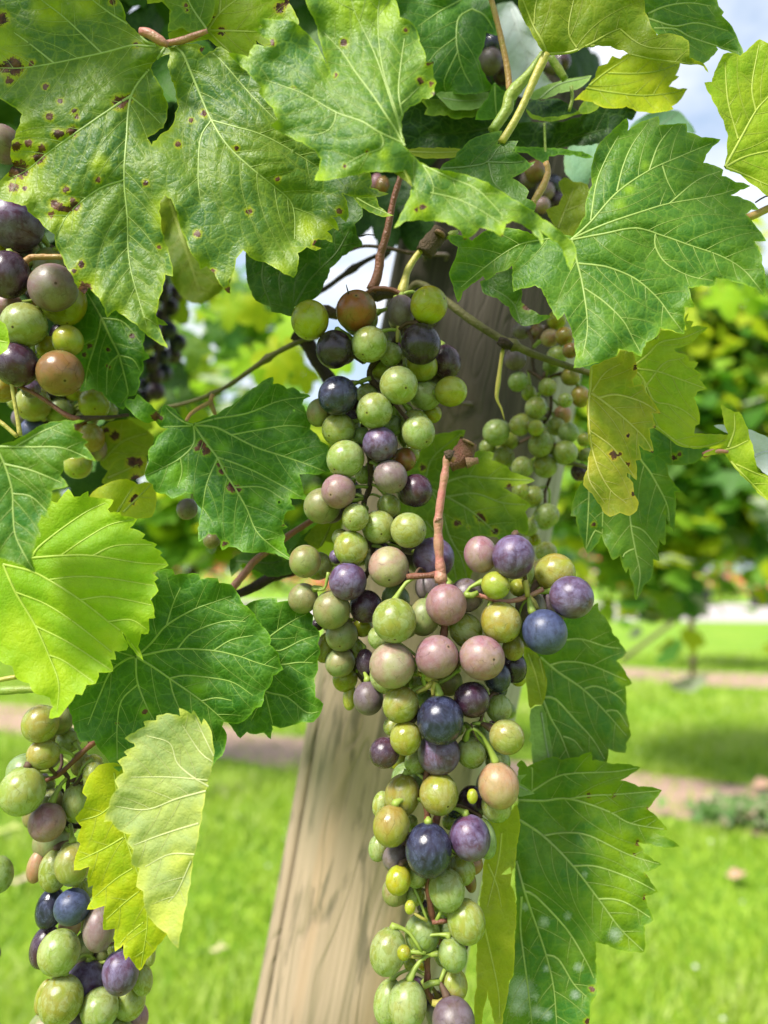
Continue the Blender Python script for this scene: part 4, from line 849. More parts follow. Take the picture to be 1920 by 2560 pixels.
Lf("F 760,600 870,560 950,540 965,480 1080,500 1132,478 1118,400 1147,365 1130,420 1177,425 1160,460 1230,455 1270,462 1210,510 1170,560 1100,590 1050,600 1060,620 1142,650 1150,685 1207,690 1180,730 1227,770 1210,800 1264,860 1200,880 1178,920 1210,1000 1214,1090 1188,1100 1180,1150 1260,1155 1445,1170 1350,1222 1250,1240 1150,1242 1080,1230 1000,1160 900,1090 780,900 740,720",
   ["F 790,730 940,750 1090,800 1255,860", "F 780,730 850,800 920,940 1010,960 1110,1000 1200,1070", "F 780,720 880,640 960,560 1110,530 1260,465", "F 850,870 980,700 1080,670 1140,650", "F 930,1100 1100,1220 1250,1232 1435,1175", "F 850,800 900,1000 950,1110"], d0=.313, kind='lime', gy=.16, und=1.1, vr=4, chl='F 1150,520 60;F 1160,680 50;F 1170,1080 80;F 1190,1180 70;F 1380,1180 60;F 900,560 60', label='veined green leaf with scorched yellow rim behind the mottled leaf', spots="")
Lf("F 870,1050 1000,1090 1100,1120 1180,1200 1285,1232 1235,1300 1180,1345 1000,1350 1020,1430 1060,1490 1094,1526 1055,1530 1060,1655 I 1056,60 1050,132 1000,30 990,0 995,100 990,217 950,180 945,270 955,318 915,308 905,430 860,470 803,572 790,480 755,360 740,397 715,350 700,280 655,312 620,240 580,150 540,220 488,272 460,200 430,100 415,30 378,25 F 385,1650 400,1570 440,1480 560,1400 750,1300",
   ["F 800,1250 840,1330 900,1410 1000,1600 I 1020,60", "F 760,1400 760,1600 I 770,80 800,250 830,400 812,545", "F 700,1400 600,1600 I 585,140", "F 500,1480 495,1659 I 480,230", "I 770,90 850,120 940,230", "F 820,1120 920,1110 1050,1200 1180,1240", "I 580,140 540,120 480,240", "I 790,240 730,270 700,350"], d0=.326, kind='smooth', gy=.12, und=1.2, vr=4, label='smooth leaf with long hanging points behind the mottled leaf', spots="F 1050,1305 12;F 1085,1285 10;I 530,80 10")
Lf("F 1352,957 1390,985 1440,1010 1472,1008 1510,1080 1540,1180 1570,1300 1590,1400 1659,1430 1900,1520 1900,1750 1640,1572 1550,1480 1470,1400 1400,1310 1360,1265 1240,1297 1240,1285 1350,1243 1390,1220 1400,1150 1370,1050",
   ["F 1360,1262 1440,1240 1540,1190", "F 1365,1268 1480,1400 1659,1580", "F 1400,1240 1440,1130 1440,1020", "F 1450,1350 1560,1400 1659,1440"], d0=.302, kind='lime', gx=.1, gy=.1, und=1.0, vr=5, label='yellow-green leaf folded at the right edge below the sky')
Lf("F 1530,1123 1659,1178 1900,1280 1900,1500 1659,1422 1580,1350 1565,1250", ["F 1570,1300 1659,1270 1850,1300"], d0=.318, kind='silver', gy=.3, und=.8, label='silvery blue leaf underside at the right edge')
Lf("F 1308,1098 1360,1092 1395,1100 1400,1150 1350,1125", [], d0=.322, kind='silver', und=.4, auto=False)
Lf("E 960,1430 1000,1360 1060,1270 1150,1160 1250,1145 1358,1128 1330,1200 1300,1260 1260,1320 1400,1290 1440,1262 1542,1275 1525,1322 1600,1350 1659,1400 F 60,1420 147,1456 60,1480 0,1492 E 1600,1500 1659,1535 F 60,1570 124,1618 85,1659 I 104,70 100,152 40,130 H 1600,180 1540,160 1460,150 1420,300 1380,450 1280,460 1150,400 1000,200 900,100",
   ["E 1130,1510 1250,1570 1400,1659 H 1560,140", "E 1130,1515 1200,1640 H 1250,150 1330,300 1370,440", "E 1200,1480 1350,1430 1500,1440 F 130,1455", "E 1240,1560 1420,1540 1600,1600 F 115,1612", "E 1100,1430 1150,1300 1330,1150", "H 1100,60 1250,250 1300,440"], d0=.350, kind='mid', chl='F 20,1450 130;E 1500,1360 130;F 30,1600 110;E 1500,1600 120;E 1250,1200 60', gy=.1, und=1.3, vr=4.5, label='yellow-green leaf behind the pink stalk in the middle', spots="H 1305,70 16;H 1380,98 8;H 1450,35 20;H 1475,50 14;H 1550,125 16;E 1330,1180 9;E 1640,1490 12;E 1080,1370 14", bumps=[("E 1150,1400", 5, 60)])
Lf("D 600,1180 640,1130 700,1080 830,1060 900,1100 1000,1170 960,1290 850,1310 740,1340 700,1392 650,1350 660,1250", ["D 660,1330 800,1200 950,1150"], d0=.362, kind='olive', gy=.2, und=1.5, label='blurred yellow-green leaf left of the middle', spots="D 745,1165 22;D 690,1130 14")
Lf("D 700,1392 760,1320 950,1300 940,1420 850,1450 700,1485 660,1470", ["D 700,1440 900,1350"], d0=.352, kind='olive', gy=.4, und=1, label='olive leaf edge behind the bright leaf tips', spots="D 860,1335 26;D 900,1340 22;D 880,1440 22")
Lf("D 560,1600 600,1530 680,1480 822,1443 890,1480 985,1460 1012,1520 1000,1659 G 985,30 900,40 750,60 D 700,1659 735,1585", ["D 760,1659 860,1500", "G 800,0 D 980,1480"], d0=.334, kind='limey', gy=.2, und=1, label='yellow leaf behind the upper edge of the bright leaf', spots="D 880,1555 12;D 860,1590 14;D 905,1430 14")
Lf("D -100,430 0,420 35,440 62,560 45,610 0,640 -100,650", ["D -80,540 50,560"], d0=.27, kind='bright', und=.5, auto=False, label='bright leaf tip peeking in at the left edge')
Lf("A 955,25 960,-60 1500,-90 B 200,-60 215,20 260,100 280,150 200,220 B 60,300 0,260 A 1640,490 1560,430 1440,320 1350,255 1290,265 1180,280 1100,262 1090,215 1180,180 1230,212 1300,200 1200,150 1110,140 1100,60 1050,10",
   ["A 1345,198 1420,90 1530,0 1600,-60", "A 1345,200 1500,202 1659,205 B 150,190", "A 1420,90 1430,0 1425,-60", "A 1345,200 1250,100 1150,50", "A 1350,205 1450,300 1560,400"], d0=.300, kind='lime', gy=.1, und=1.2, vr=6, label='leaf with pink stalk at the top left between the two largest leaves', spots="A 1437,200 20;B 155,50 22;B 200,15 14;A 1205,35 12;A 1395,115 10")
Lf("A 1070,-60 1060,10 1108,70 1098,140 1088,205 1180,178 1228,212 1300,198 1350,160 1385,90 1390,-60", ["A 1340,190 1250,60 1200,-40"], d0=.296, kind='mid', gy=.1, und=1, label='green lobe beside the pink stalk at the top left', spots="A 1205,35 10;A 1215,65 7")
Lf("E 1450,165 1500,150 1659,80 F 60,200 60,300 110,342 180,382 252,390 150,442 60,450 0,390 E 1640,330 1560,270 1480,245", ["F 60,440 0,300 E 1500,190"], d0=.315, kind='shade', gy=.2, und=1, label='curled dark leaf under the large veined leaf', spots="F 100,330 20")
Lf("H 310,180 380,90 480,20 560,40 520,200 450,190 400,242", ["H 420,220 470,120 500,30"], d0=.345, kind='olive', gy=.2, und=1)
Lf("G 1490,310 1600,250 H 0,262 100,270 200,320 250,220 330,130 390,90 380,180 300,260 230,400 100,420 0,380 G 1580,330 1500,420", ["G 1530,320 H 100,330 H 220,300"], d0=.345, kind='shade', gy=.2, und=1, label='dark leaf behind the pink cane')
# the turned tip left of the bunch that shows between leaves
Lf("D 1010,390 1040,410 1090,448 1050,450 1020,440", [], d0=.30, kind='mid', und=.3, auto=False, step=6)

# ------------------------------------------------------------------ canes, stalks, tendrils of the vine
S = lambda nm, s, rad, dd, mat, **k: stem(nm, s, rad, dd, mat, vine, **k)
S('cane', "D 1060,985 1200,955 1350,905 1480,840 1659,715 E 120,635 280,555 400,520", (13, 16, 20), (.40, .37), M_CANEOL, nodes=((.30, .5), (.68, .6)), label='long thin olive cane crossing the gap at the left')
S('cane', "E 400,240 480,190 560,130 680,50 780,0 B 870,1640", (15, 18, 14), .40, M_DARKC, nodes=((.55, .7),), label='thin dark cane against the white sky')
S('cane', "B 560,1640 700,1595 860,1610 1030,1640 1120,1590", (9, 12, 14), .36, M_CANE)
S('cane', "E 250,500 330,560 400,680 470,790 560,900", (52, 50, 44, 30), .375, M_DARKC, lump=.08, n=14, label='thick dark cane behind the top of the middle bunch')
S('cane', "E 400,360 460,350 520,380 620,300 800,250 960,235", (34, 42, 40, 38), .345, M_CANE, lump=.1, n=12)
S('cane', "E 940,330 1040,180 1200,270 1400,420 1590,540 F 0,572 150,640 350,710 520,765", (20, 26, 28, 24, 20), (.36, .345, .335, .33), M_CANEOL, nodes=((.62, .7),), label='green-olive cane running across the post')
S('cane', "H 260,380 100,425 0,480 G 1560,525 1450,560", (30, 34, 28), .37, M_DARKC, lump=.06, label='dark cane below the sharp dark leaf')
S('stalk', "H 370,50 300,95 200,160 0,310 G 1600,380 1500,500", (18, 22, 26), (.345, .335), M_PINK, label='pink stalk behind the left side of the bunch')
S('stalk', "E 745,225 780,150 800,60 805,0 B 850,1500 890,1300 935,1150 960,1040", (34, 26, 20, 20), (.318, .31), M_REDB, label='red-brown stalk dropping past the white gap')
S('stalk', "E 720,240 760,215 830,212 900,225 950,255", (14, 18, 14), .312, M_REDB)
S('stalk', "E 940,250 960,180 985,90 1040,0 B 1110,1575 1160,1520", (34, 24, 20, 24), (.315, .32), M_YELST, label='yellowish stalk of the upper bunch')
S('cane_stub', "B 1090,1640 1130,1580 1180,1525 1200,1495", (50, 60, 56, 46), .318, M_CANE, n=14, lump=.12, label='cut brown cane stub under the foremost leaf')
S('cut_face', "B 1188,1520 1196,1505", (40, 36), .3135, M_CUT, n=14, lump=.02, step=4)
S('stalk', "E 620,1440 640,1200", (1, 1), .5, M_CANE) if False else None
S('cane_stub', "E 1255,1345 1310,1320 1350,1270 1378,1205", (58, 74, 68, 54), .296, blotch('stub_redbrown', (.26, .10, .07), (.16, .09, .05), 260, .65, 1.0), n=16, lump=.05, label='reddish cut cane stub above the pink stalk')
S('cut_face', "E 1374,1212 1380,1200", (44, 40), .2925, M_CUT, n=14, lump=.02, step=4)
S('cane_stub', "E 1360,1340 1410,1330 1440,1325", (34, 30, 18), .293, M_CUT, n=10, lump=.1)
# petioles
S('petiole', "B 1515,-40 1560,130 1600,300 1630,450 1645,600", (18, 19, 22), .312, M_ORST, label='orange petiole hanging from the top')
S('petiole', "C 222,350 150,500 90,640 20,780 B 1590,925", (30, 26, 24, 26), (.298, .300), M_YELST, label='long straw-coloured petiole of the folded leaf')
S('petiole', "C 200,345 110,480 30,570 -20,640 B 1630,700 1580,780 1530,850", (20, 30, 44, 36, 34), .306, M_GREENST, label='thick green shoot beside the straw-coloured petiole')
S('petiole', "C 250,372 290,430 345,515", (24, 26, 26), .325, M_GREENST)
S('petiole', "C 385,560 390,640 370,720", (12, 12, 10), .328, M_GREENST)
S('petiole', "C 218,1050 235,1110 200,1210 150,1290 120,1350", (18, 22, 24, 20), .312, M_ORST)
S('petiole', "C 210,800 213,880 216,970 220,1050", (8, 8, 12), .329, M_GREENST)
S('petiole', "A 905,202 960,215 1020,250 1085,292", (22, 34, 32, 18), .276, M_PINK, label='fat pink petiole of the biggest leaf')
S('petiole', "A 1085,280 1180,262 1260,232 1345,200", (18, 22, 20, 14), .284, M_PINK)
S('petiole', "C 1525,1412 1590,1385 1659,1352 1800,1290", (26, 24, 30), .305, M_ORST)
S('tendril', "C 1578,1312 1610,1290 1645,1272 1700,1270", 5, .304, M_DARKC, n=6)
S('petiole', "F 1240,1290 1300,1268 1360,1265 1400,1270", (20, 18, 10), .3005, M_PINK)
S('petiole', "D 120,842 200,880 300,940 420,1025 510,1062", (12, 13, 16, 20), .300, M_REDB, label='reddish stalk under the left grapes')
S('cane', "D 500,1062 600,1050 720,1045 830,1030", (22, 14, 12), (.305, .33), M_CANE, nodes=((.02, .3),))
S('petiole', "D 70,800 95,950 115,1060 130,1165", (12, 13, 15), .295, M_YELST)
S('petiole', "D -60,1040 20,1090 110,1170", (14, 14, 14), .294, M_YELST)
S('petiole', "D 170,60 200,10 A 560,1659 570,1600", (22, 18, 16), .305, M_ORST)
S('petiole', "G -60,1100 40,1080 110,1068", (16, 16, 16), .292, M_YELST)
S('cane', "G -60,1165 60,1155 150,1150 290,1148", (26, 30, 26, 20), .300, M_GREENST)
S('tendril', "D 1380,895 1365,945 1395,1030 1385,1060", (14, 16, 10), .345, M_ORST, n=8)
S('tendril', "D 1370,945 1290,985 1230,1030 1205,1075", (16, 14, 12), (.345, .325), M_ORST, n=8)
S('tendril', "E 1600,600 1585,700 1570,820 1560,920 1590,990 1610,1060", (13, 13, 16, 9, 3), .333, M_YELST, n=8)
S('cane_node', "E 1570,545 1610,565 1659,590", (28, 44, 24), .331, M_DARKC, lump=.1)
S('tendril', "E 600,245 592,215 584,185", (5, 4, 2), .295, M_DARKC, n=6, step=4)
S('bud', "B 1230,1540 1270,1520 1310,1500", (14, 26, 10), .318, M_GREENST)
S('tendril', "B 650,1535 690,1530 720,1520 775,1525", (5, 5, 3), .33, M_DARKC, n=6, step=5)

# ------------------------------------------------------------------ the bunches
GB = 'grape bunches hanging on the large vine'
bunch('ripening bunch with black and pale green grapes hanging down the middle above the pink stalk', GB, .300, """
E 1120,318,122,y,0 350,415,122,y,0,130 650,355,133,r,0 940,362,92,u,1,112 1068,570,130,d,0,136 507,605,118,d,0,126 735,572,115,g,0,118 872,638,76,g,1 800,735,66,g,2 1075,712,102,y,1,84
1230,688,98,q,1,117 925,838,125,g,0 1100,905,98,g,1 1263,878,101,y,1 530,905,129,n,0 768,1003,118,g,0 408,1015,80,o,1,95 535,1125,110,g,0 1030,1090,95,g,2 1140,1022,62,y,2 1052,1143,110,g,0,112
1010,1275,50,y,1,65 805,1220,117,p,0 680,1170,62,t,1 722,895,72,g,2 580,1315,121,g,0 960,1320,78,r,1 872,1430,110,m,0 1037,1520,108,q,0,112 535,1525,113,k,0 860,1620,76,g,1 430,1620,118,o,1
1010,690,60,g,2 600,1050,60,q,2 880,1100,70,t,2 700,1420,60,g,2
H 645,35,90,g,0 795,98,112,g,0 988,118,118,g,0,117 615,235,112,g,0 548,165,56,g,1 318,320,107,o,0 858,355,132,w,0 595,450,122,p,0,124 520,290,46,p,1
712,612,110,q,1 305,560,98,o,0,90 490,635,121,o,0,124 555,797,106,o,1,102 545,975,96,o,1,82 450,880,66,h,1,100 578,1080,82,y,2,60 608,1200,45,y,2,85 710,980,62,q,1,95 728,1207,98,u,0,110
640,880,62,g,2 905,565,92,t,2,75 690,745,66,y,2 1150,300,135,p,1,115 820,250,55,q,2 1000,205,75,u,2 400,730,40,q,2""",
 stems=[("E 950,250 950,400 920,520 900,560 760,700 745,800 880,950 700,1080 740,1340 735,1500 700,1600 H 700,100 760,300 640,550 650,750 640,1000 700,1100", (22, 14), (.312, .318), M_CANE),
        ("E 700,690 640,655 600,640", (14, 10), .312, M_CANE), ("E 745,790 650,825 600,860", (15, 11), .312, M_GREENST), ("E 930,430 920,480 915,560", (15, 12), .307, M_YELST), ("H 470,390 460,440 440,500 370,500", (12, 8), .30, M_GREENST)])
bunch('lower bunch with large dusty purple and blue grapes on the thick pink stalk', GB, .286, """
H 1232,600,134,k,0 1362,540,110,u,1,112 1455,275,108,k,0,122 1669,290,137,p,0,145 1553,475,92,y,0 1939,397,130,h,1,120 2044,552,138,p,0,136 1871,777,148,b,0 1780,620,100,m,2,120
1590,715,134,h,0 1668,880,72,f,1,84 1358,762,108,g,1 897,704,142,g,0 805,815,80,g,1 1088,680,105,o,1,125 882,995,147,w,0 862,1060,122,g,1,100 1172,938,142,k,0,146 1464,945,148,k,0,152 1562,1065,90,n,1,105
1665,1000,88,d,1,112 1570,1150,58,n,2 1700,1080,50,y,2 938,1250,119,h,0 1195,1350,152,n,0,160 1398,1218,117,q,0 1575,1272,85,g,1,92 970,1465,103,h,0,110 885,1390,60,g,2 1185,1565,137,p,0 832,1560,98,q,0
1393,1560,98,g,0,94 1460,1480,100,t,1 1625,1458,113,h,0 1570,1620,80,t,1 940,1625,66,y,1 1040,1620,78,g,1 1110,490,80,u,2,90 1060,1110,70,g,2 1100,1210,60,t,2 1290,1390,66,g,1 1250,1100,90,o,2 940,420,60,q,2 1700,490,60,y,2
K 1572,113,133,x,0,148 1558,245,100,g,1,98 948,178,114,h,0,136 1185,170,130,h,0,135 985,65,104,t,1,70 812,235,58,g,1,85 877,375,120,f,0,132 795,515,66,g,1,88 905,585,86,u,1,88 1118,532,152,n,0,171 1387,452,132,p,0,144
1480,455,75,t,1,130 1400,225,92,q,2,110 1290,270,56,n,2 1255,350,50,g,2 1402,183,35,y,0,48 1005,350,44,g,2 922,728,82,y,0,94 900,800,84,o,1,92 1335,660,86,g,1,96 1400,620,68,r,2,70 1388,735,40,r,2,70
1235,790,117,g,0,135 1040,685,80,g,1,88 1035,830,60,g,1,44 998,902,35,y,0,44 1362,995,124,g,0,140 1085,900,45,q,2 1078,1072,115,t,1,126 1225,1040,64,t,1 855,1190,118,g,0,146 958,1197,45,y,0,48 1275,1210,94,t,0,106
1000,1270,42,y,1 1085,1275,36,y,2 1278,1405,94,h,0,106 980,1535,127,g,0,150 860,1520,98,g,1,142 1280,1640,138,u,0,142 1215,1130,36,r,2,60 1340,1150,36,q,2""",
 stems=[("E 1290,1322 1262,1296 1240,1300 1226,1400 1200,1560 H 1182,50 1183,200 1195,360 1215,480", (24, 33), .2885, M_PINK),
        ("E 1222,1292 1245,1288 1272,1300", (26, 40), .2880, M_CANE), ("H 1192,380 1196,420 1205,450", (34, 40), .2886, M_PINK), ("H 1168,30 1176,42 1182,55", (10, 30), .2880, M_REDB),
        ("H 1195,400 1120,412 1050,415 975,420", (24, 18), .292, M_REDB), ("H 1215,480 1235,620 1220,760 1200,950 1170,1100 1195,1250 K 1100,100 1110,300 1125,560 1115,740 1130,900 1145,1000 1110,1200 1112,1350 1105,1440 1160,1530", (25, 20), (.294, .292), M_REDB),
        ("H 1170,1110 1100,1070 1045,1040", (26, 14), .288, M_YELST), ("H 1150,1100 1100,1140 1040,1170", (18, 13), .287, M_YELST), ("H 1165,1100 1150,1150 1150,1195", (20, 14), .286, M_YELST), ("H 1170,1110 1240,1080 1320,1020", (16, 12), .291, M_GREENST),
        ("H 1355,545 1420,535 1480,550 1600,580 1690,570 1769,545 1862,500", (15, 16), .290, M_PINK), ("H 1760,550 1752,490 1740,440", (16, 22), .289, M_YELST), ("H 1770,550 1800,585 1815,630", (16, 22), .289, M_YELST), ("H 1350,535 1400,540 1440,520", (22, 16), .288, M_GREENST),
        ("K 1185,290 1170,330 1165,380", (22, 20), .291, M_REDB), ("K 1110,990 1070,970 1025,940", (11, 9), .287, M_YELST), ("K 1140,1000 1190,995 1240,990", (14, 16), .288, M_REDB), ("K 1100,1200 1050,1195 1000,1190", (12, 13), .287, M_GREENST), ("K 1100,1235 1050,1225 990,1220", (12, 12), .289, M_YELST), ("K 1130,1210 1170,1205 1210,1200", (14, 20), .289, M_GREENST),
        ("K 1085,1420 1130,1395 1190,1390", (16, 20), .288, M_GREENST), ("K 1140,1520 1180,1530 1215,1520", (20, 30), .287, M_YELST), ("H 1400,1370 1480,1370 1540,1390", (10, 16), .289, M_GREENST), ("H 1395,1370 1410,1430 1440,1490", (6, 4), .287, M_CANE)])
bunch('bunch of large plum and pale grapes at the left edge under the biggest leaf', GB, .302, """
A 20,935,120,m,1 95,1447,176,p,1,155 -20,1640,90,y,2 D 50,122,138,q,0,155 345,205,154,m,0 412,290,145,y,1,165 55,320,84,k,1 155,445,142,g,0,135 440,550,98,y,0,102 305,590,72,y,1,75 105,705,140,q,0,134 390,760,147,r,0,133
15,860,90,f,1,70 310,60,90,o,2,120 360,20,70,m,2 260,300,60,r,2 -140,400,120,p,1 -150,120,120,q,1 -150,650,100,g,1 200,860,60,p,2""",
 stems=[("A 600,1500 D 180,60 190,200 250,330 220,560 200,700 150,800", (20, 14), .318, M_GREENST)], ped=True)
bunch('paler bunch of round green grapes blurred behind the reddish stalk at the left', GB, .352, """
D 215,960,112,h,0 380,1010,92,g,0 610,960,100,y,0,80 110,940,60,g,1 505,1350,92,y,0,78 590,1180,88,f,0,95 635,1250,62,w,0,80 215,1130,80,b,0 290,850,90,p,1,70 520,1120,70,r,0 420,930,60,o,1 480,880,60,y,1 150,1050,70,u,1 700,1010,60,y,1 560,1060,70,o,1""",
 stems=[("D 450,860 430,950 500,1100 540,1300", (16, 12), .37, M_CANE)])
bunch('single brownish green grape behind the sharp dark leaf', None, .345, """D 1213,1640,70,m,0 G 1372,182,56,o,0,42""", stems=[("D 1240,1500 1240,1560 1225,1600", (6, 5), .355, M_GREENST)])
bunch('bunch of mixed green, pink and blue-black grapes at the lower left', GB, .300, """
G 262,1372,116,h,0,122 385,1352,88,o,1,92 445,1480,80,g,1 280,1570,97,h,0,92 J 145,150,143,g,0,155 160,20,110,t,1,80 300,110,56,g,2 490,220,82,g,1,128 610,60,70,g,1,100 G 520,1630,60,h,2,80 600,1640,66,h,1
J 305,352,120,k,0 225,290,76,o,1,100 330,215,80,o,1,50 335,480,115,o,1,100 450,380,56,m,2 235,640,58,x,1,102 350,665,95,g,0,132 470,622,112,h,0,135 540,790,72,g,1 325,910,90,n,1,130 467,900,112,b,0,112 640,1045,100,m,0,137
290,1160,92,q,1,132 382,1195,132,g,0,140 545,1165,72,o,2,105 780,1325,115,p,0,135 555,1400,130,p,0,140 660,1200,60,o,2 960,1200,46,g,1,80 920,1370,68,g,1,100 835,1505,105,g,0,120 645,1560,121,g,0,112 395,1505,140,g,0,152
285,1485,54,h,1,108 870,1620,90,k,1,100 420,1310,70,g,2,90 450,1030,70,x,2,60 480,1660,60,u,1 760,1180,60,g,2 300,1700,120,o,1 760,1740,110,g,1""",
 stems=[("G 640,1470 600,1500 510,1580 440,1650 J 370,50 290,85", (20, 14), .308, M_REDB), ("J 395,10 440,60 440,150 500,95 540,40", (14, 12), .309, M_CANE), ("J 370,120 400,150 400,220 430,360 540,380", (15, 14), .315, M_DARKC), ("J 430,380 520,600 560,860 600,1000 620,1150 610,1300 520,1560 510,1700", (16, 10), .318, M_CANE), ("J 600,920 660,890", (12, 10), .312, M_DARKC)])
bunch('two green grapes cut off by the left edge at the lower left', None, .300, """J -10,690,92,t,0,115 -25,1200,28,q,0,50 J -120,820,100,g,1""", stems=[("J -200,500 -120,640 -100,760", (14, 10), .318, M_CANE)])
bunch('small-berried green bunch hanging out of focus in front of the right side of the post', GB, .372, """
F 40,815,66,t,0 230,850,61,g,0 110,890,50,y,1 155,985,74,g,0 345,935,48,g,0 445,912,62,f,0,72 328,1030,62,x,1 50,1098,70,g,0 155,1115,55,y,0 285,1105,60,g,0 365,1145,66,t,0 187,1220,84,g,0 345,1275,82,g,0 65,1370,72,g,0 215,1360,78,g,0
135,1555,70,g,0 55,1520,56,g,0 470,1190,45,y,1 480,1290,48,g,1 380,780,62,f,0 290,650,66,g,0 255,710,56,t,1 380,612,52,r,0 20,670,70,u,0 340,520,60,f,0 245,530,58,x,1 290,415,62,y,1 170,500,60,r,2 60,480,60,u,2 440,1400,60,q,1
E 1555,1145,88,t,0 1500,1240,56,g,1 1600,1310,76,g,1 1640,1200,60,y,1 I 228,20,78,g,0 222,262,70,g,0 110,100,60,g,1 150,180,40,y,1 430,1500,50,g,1 -20,1290,50,g,1""",
 back='gtg', stems=[("F 130,600 150,760 240,830 250,1000 200,1100 210,1200 250,1400 200,1560", (14, 10), .385, M_CANE), ("F 100,740 200,790 320,770", (10, 8), .380, M_CANE), ("F 340,1340 420,1350 500,1380", (14, 12), .37, M_CANEOL)])
bunch('dusky grapes in deep shade behind the stalks at the top right', GB, .42, """
B 1520,400,80,u,0 1600,480,70,q,0 1530,290,66,n,0 1610,330,70,q,1 C 20,250,60,n,1 C 150,1110,70,r,0,60 215,1240,62,m,0 290,1310,62,q,0 195,1330,52,k,0 260,1200,66,n,1 C 260,420,60,u,1 320,400,60,q,1 110,1160,60,u,1 B 820,1200,44,r,0,60 780,1180,40,k,0,60""",
 stems=[("B 1560,150 1570,300 1560,450", (10, 8), .44, M_CANE)])
bunch('blue-black bunch blurred behind the tip of the biggest leaf', GB, .60, """
D 1050,240,60,n,0 1100,330,60,d,0 1040,400,60,q,0 1090,480,62,n,0 1020,560,60,q,0 1050,650,58,n,0 970,700,60,d,0 1000,780,60,q,0 940,840,56,n,0 1010,880,60,q,0 930,920,54,d,0 1120,250,60,q,1 1150,560,60,n,1 1120,640,60,q,1 960,560,60,n,1 1060,760,60,n,1
A 1100,1340,60,n,0 1070,1420,56,q,0 1130,1400,50,n,1""", back='dnq', stems=[("D 1080,150 1060,400 1000,800", (12, 8), .545, M_CANE)])

# ------------------------------------------------------------------ generic leaves: canopy further back
def leaf_shape(seed):
    r = np.random.default_rng(seed); pts = []
    tips = [(-148, .62), (-75, .86), (0, 1.0), (75, .86), (148, .62)]
    for a in np.arange(-172, 173, 4.3):
        R_ = .5 if abs(a) < 165 else .2
        for (t, L) in tips:
            w = 47; R_ = max(R_, L*math.exp(-((a-t)/w)**2*.9))
        R_ *= 1 + .08*math.sin(a*.9*3.1415)+r.uniform(-.05, .05)
        th = math.radians(a+90); pts.append((R_*math.cos(th), R_*math.sin(th)))
    pts.append((0.0, -.04)); return np.array(pts)
def generic_leaf_mesh(seed):
    pts = leaf_shape(seed); r = np.random.default_rng(seed+5)
    g = np.stack(np.meshgrid(np.arange(-1, 1.05, .12), np.arange(-1, 1.05, .12)), -1).reshape(-1, 2)
    g = g[inside(pts, g[:, 0], g[:, 1])]
    verts = [Vector(p) for p in pts]+[Vector(p) for p in g]; ed = [(i, (i+1) % len(pts)) for i in range(len(pts))]
    ov, _, of, *_ = delaunay_2d_cdt(verts, ed, [], 0, 1e-5); V = np.array([tuple(v) for v in ov]); T = np.array([f for f in of if len(f) == 3])
    c = V[T].mean(1); T = T[inside(pts, c[:, 0], c[:, 1])]
    z = .10*np.sin(V[:, 0]*3+seed)*np.cos(V[:, 1]*2.5)-.22*(V[:, 0]**2)*r.uniform(.3, 1)-.12*np.maximum(V[:, 1], 0)**2
    ang = np.degrees(np.arctan2(V[:, 1], V[:, 0]))-90; rad = np.hypot(V[:, 0], V[:, 1])
    vdist = np.full(len(V), 9.)
    for t in (-148, -75, 0, 75, 148):
        dd = (ang-t+180) % 360-180; vdist = np.minimum(vdist, np.where(abs(dd) < 80, rad*abs(np.sin(np.radians(dd))), 9.))
    z = z+.07*(1-np.exp(-vdist/.12))
    me = bpy.data.meshes.new('canopy_leaf'); V3 = np.column_stack([V, z]).astype(np.float32)
    me.vertices.add(len(V3)); me.vertices.foreach_set('co', V3.ravel()); T = T.astype(np.int32)
    me.loops.add(T.size); me.loops.foreach_set('vertex_index', T.ravel()); me.polygons.add(len(T))
    me.polygons.foreach_set('loop_start', np.arange(len(T), dtype=np.int32)*3); me.polygons.foreach_set('loop_total', np.full(len(T), 3, np.int32))
    me.polygons.foreach_set('use_smooth', np.ones(len(T), bool)); me.update(calc_edges=True)
    for nm, arr in (('vd', vdist*400), ('edge', np.full(len(V), 30.))):
        at = me.attributes.new(nm, 'FLOAT', 'POINT'); at.data.foreach_set('value', arr.astype(np.float32))
    uvl = me.uv_layers.new(name='UVMap'); uvl.data.foreach_set('uv', (V[T.ravel()]*6+seed).astype(np.float32).ravel())
    return me
GL = {}
def glm(seed, kind):
    if (seed, kind) not in GL:
        me = generic_leaf_mesh(seed); me.materials.append(lm(kind)); GL[(seed, kind)] = me
    return GL[(seed, kind)]
def gleaf(px, py, d, size_px, kind, roll, tilt=(0.0, 0.0), parent=None):
    o = bpy.data.objects.new('leaf', glm(random.randrange(4), kind)); COL.objects.link(o)
    o.location = Vector(W(px, py, d)); adopt(o, parent); s = size_px*d/F; o.scale = (s, s, s)
    o.rotation_euler = (Matrix.Rotation(math.pi/2+PITCH+tilt[0], 3, 'X') @ Matrix.Rotation(tilt[1], 3, 'Y') @ Matrix.Rotation(roll, 3, 'Z')).to_euler()
    return o
random.seed(11)
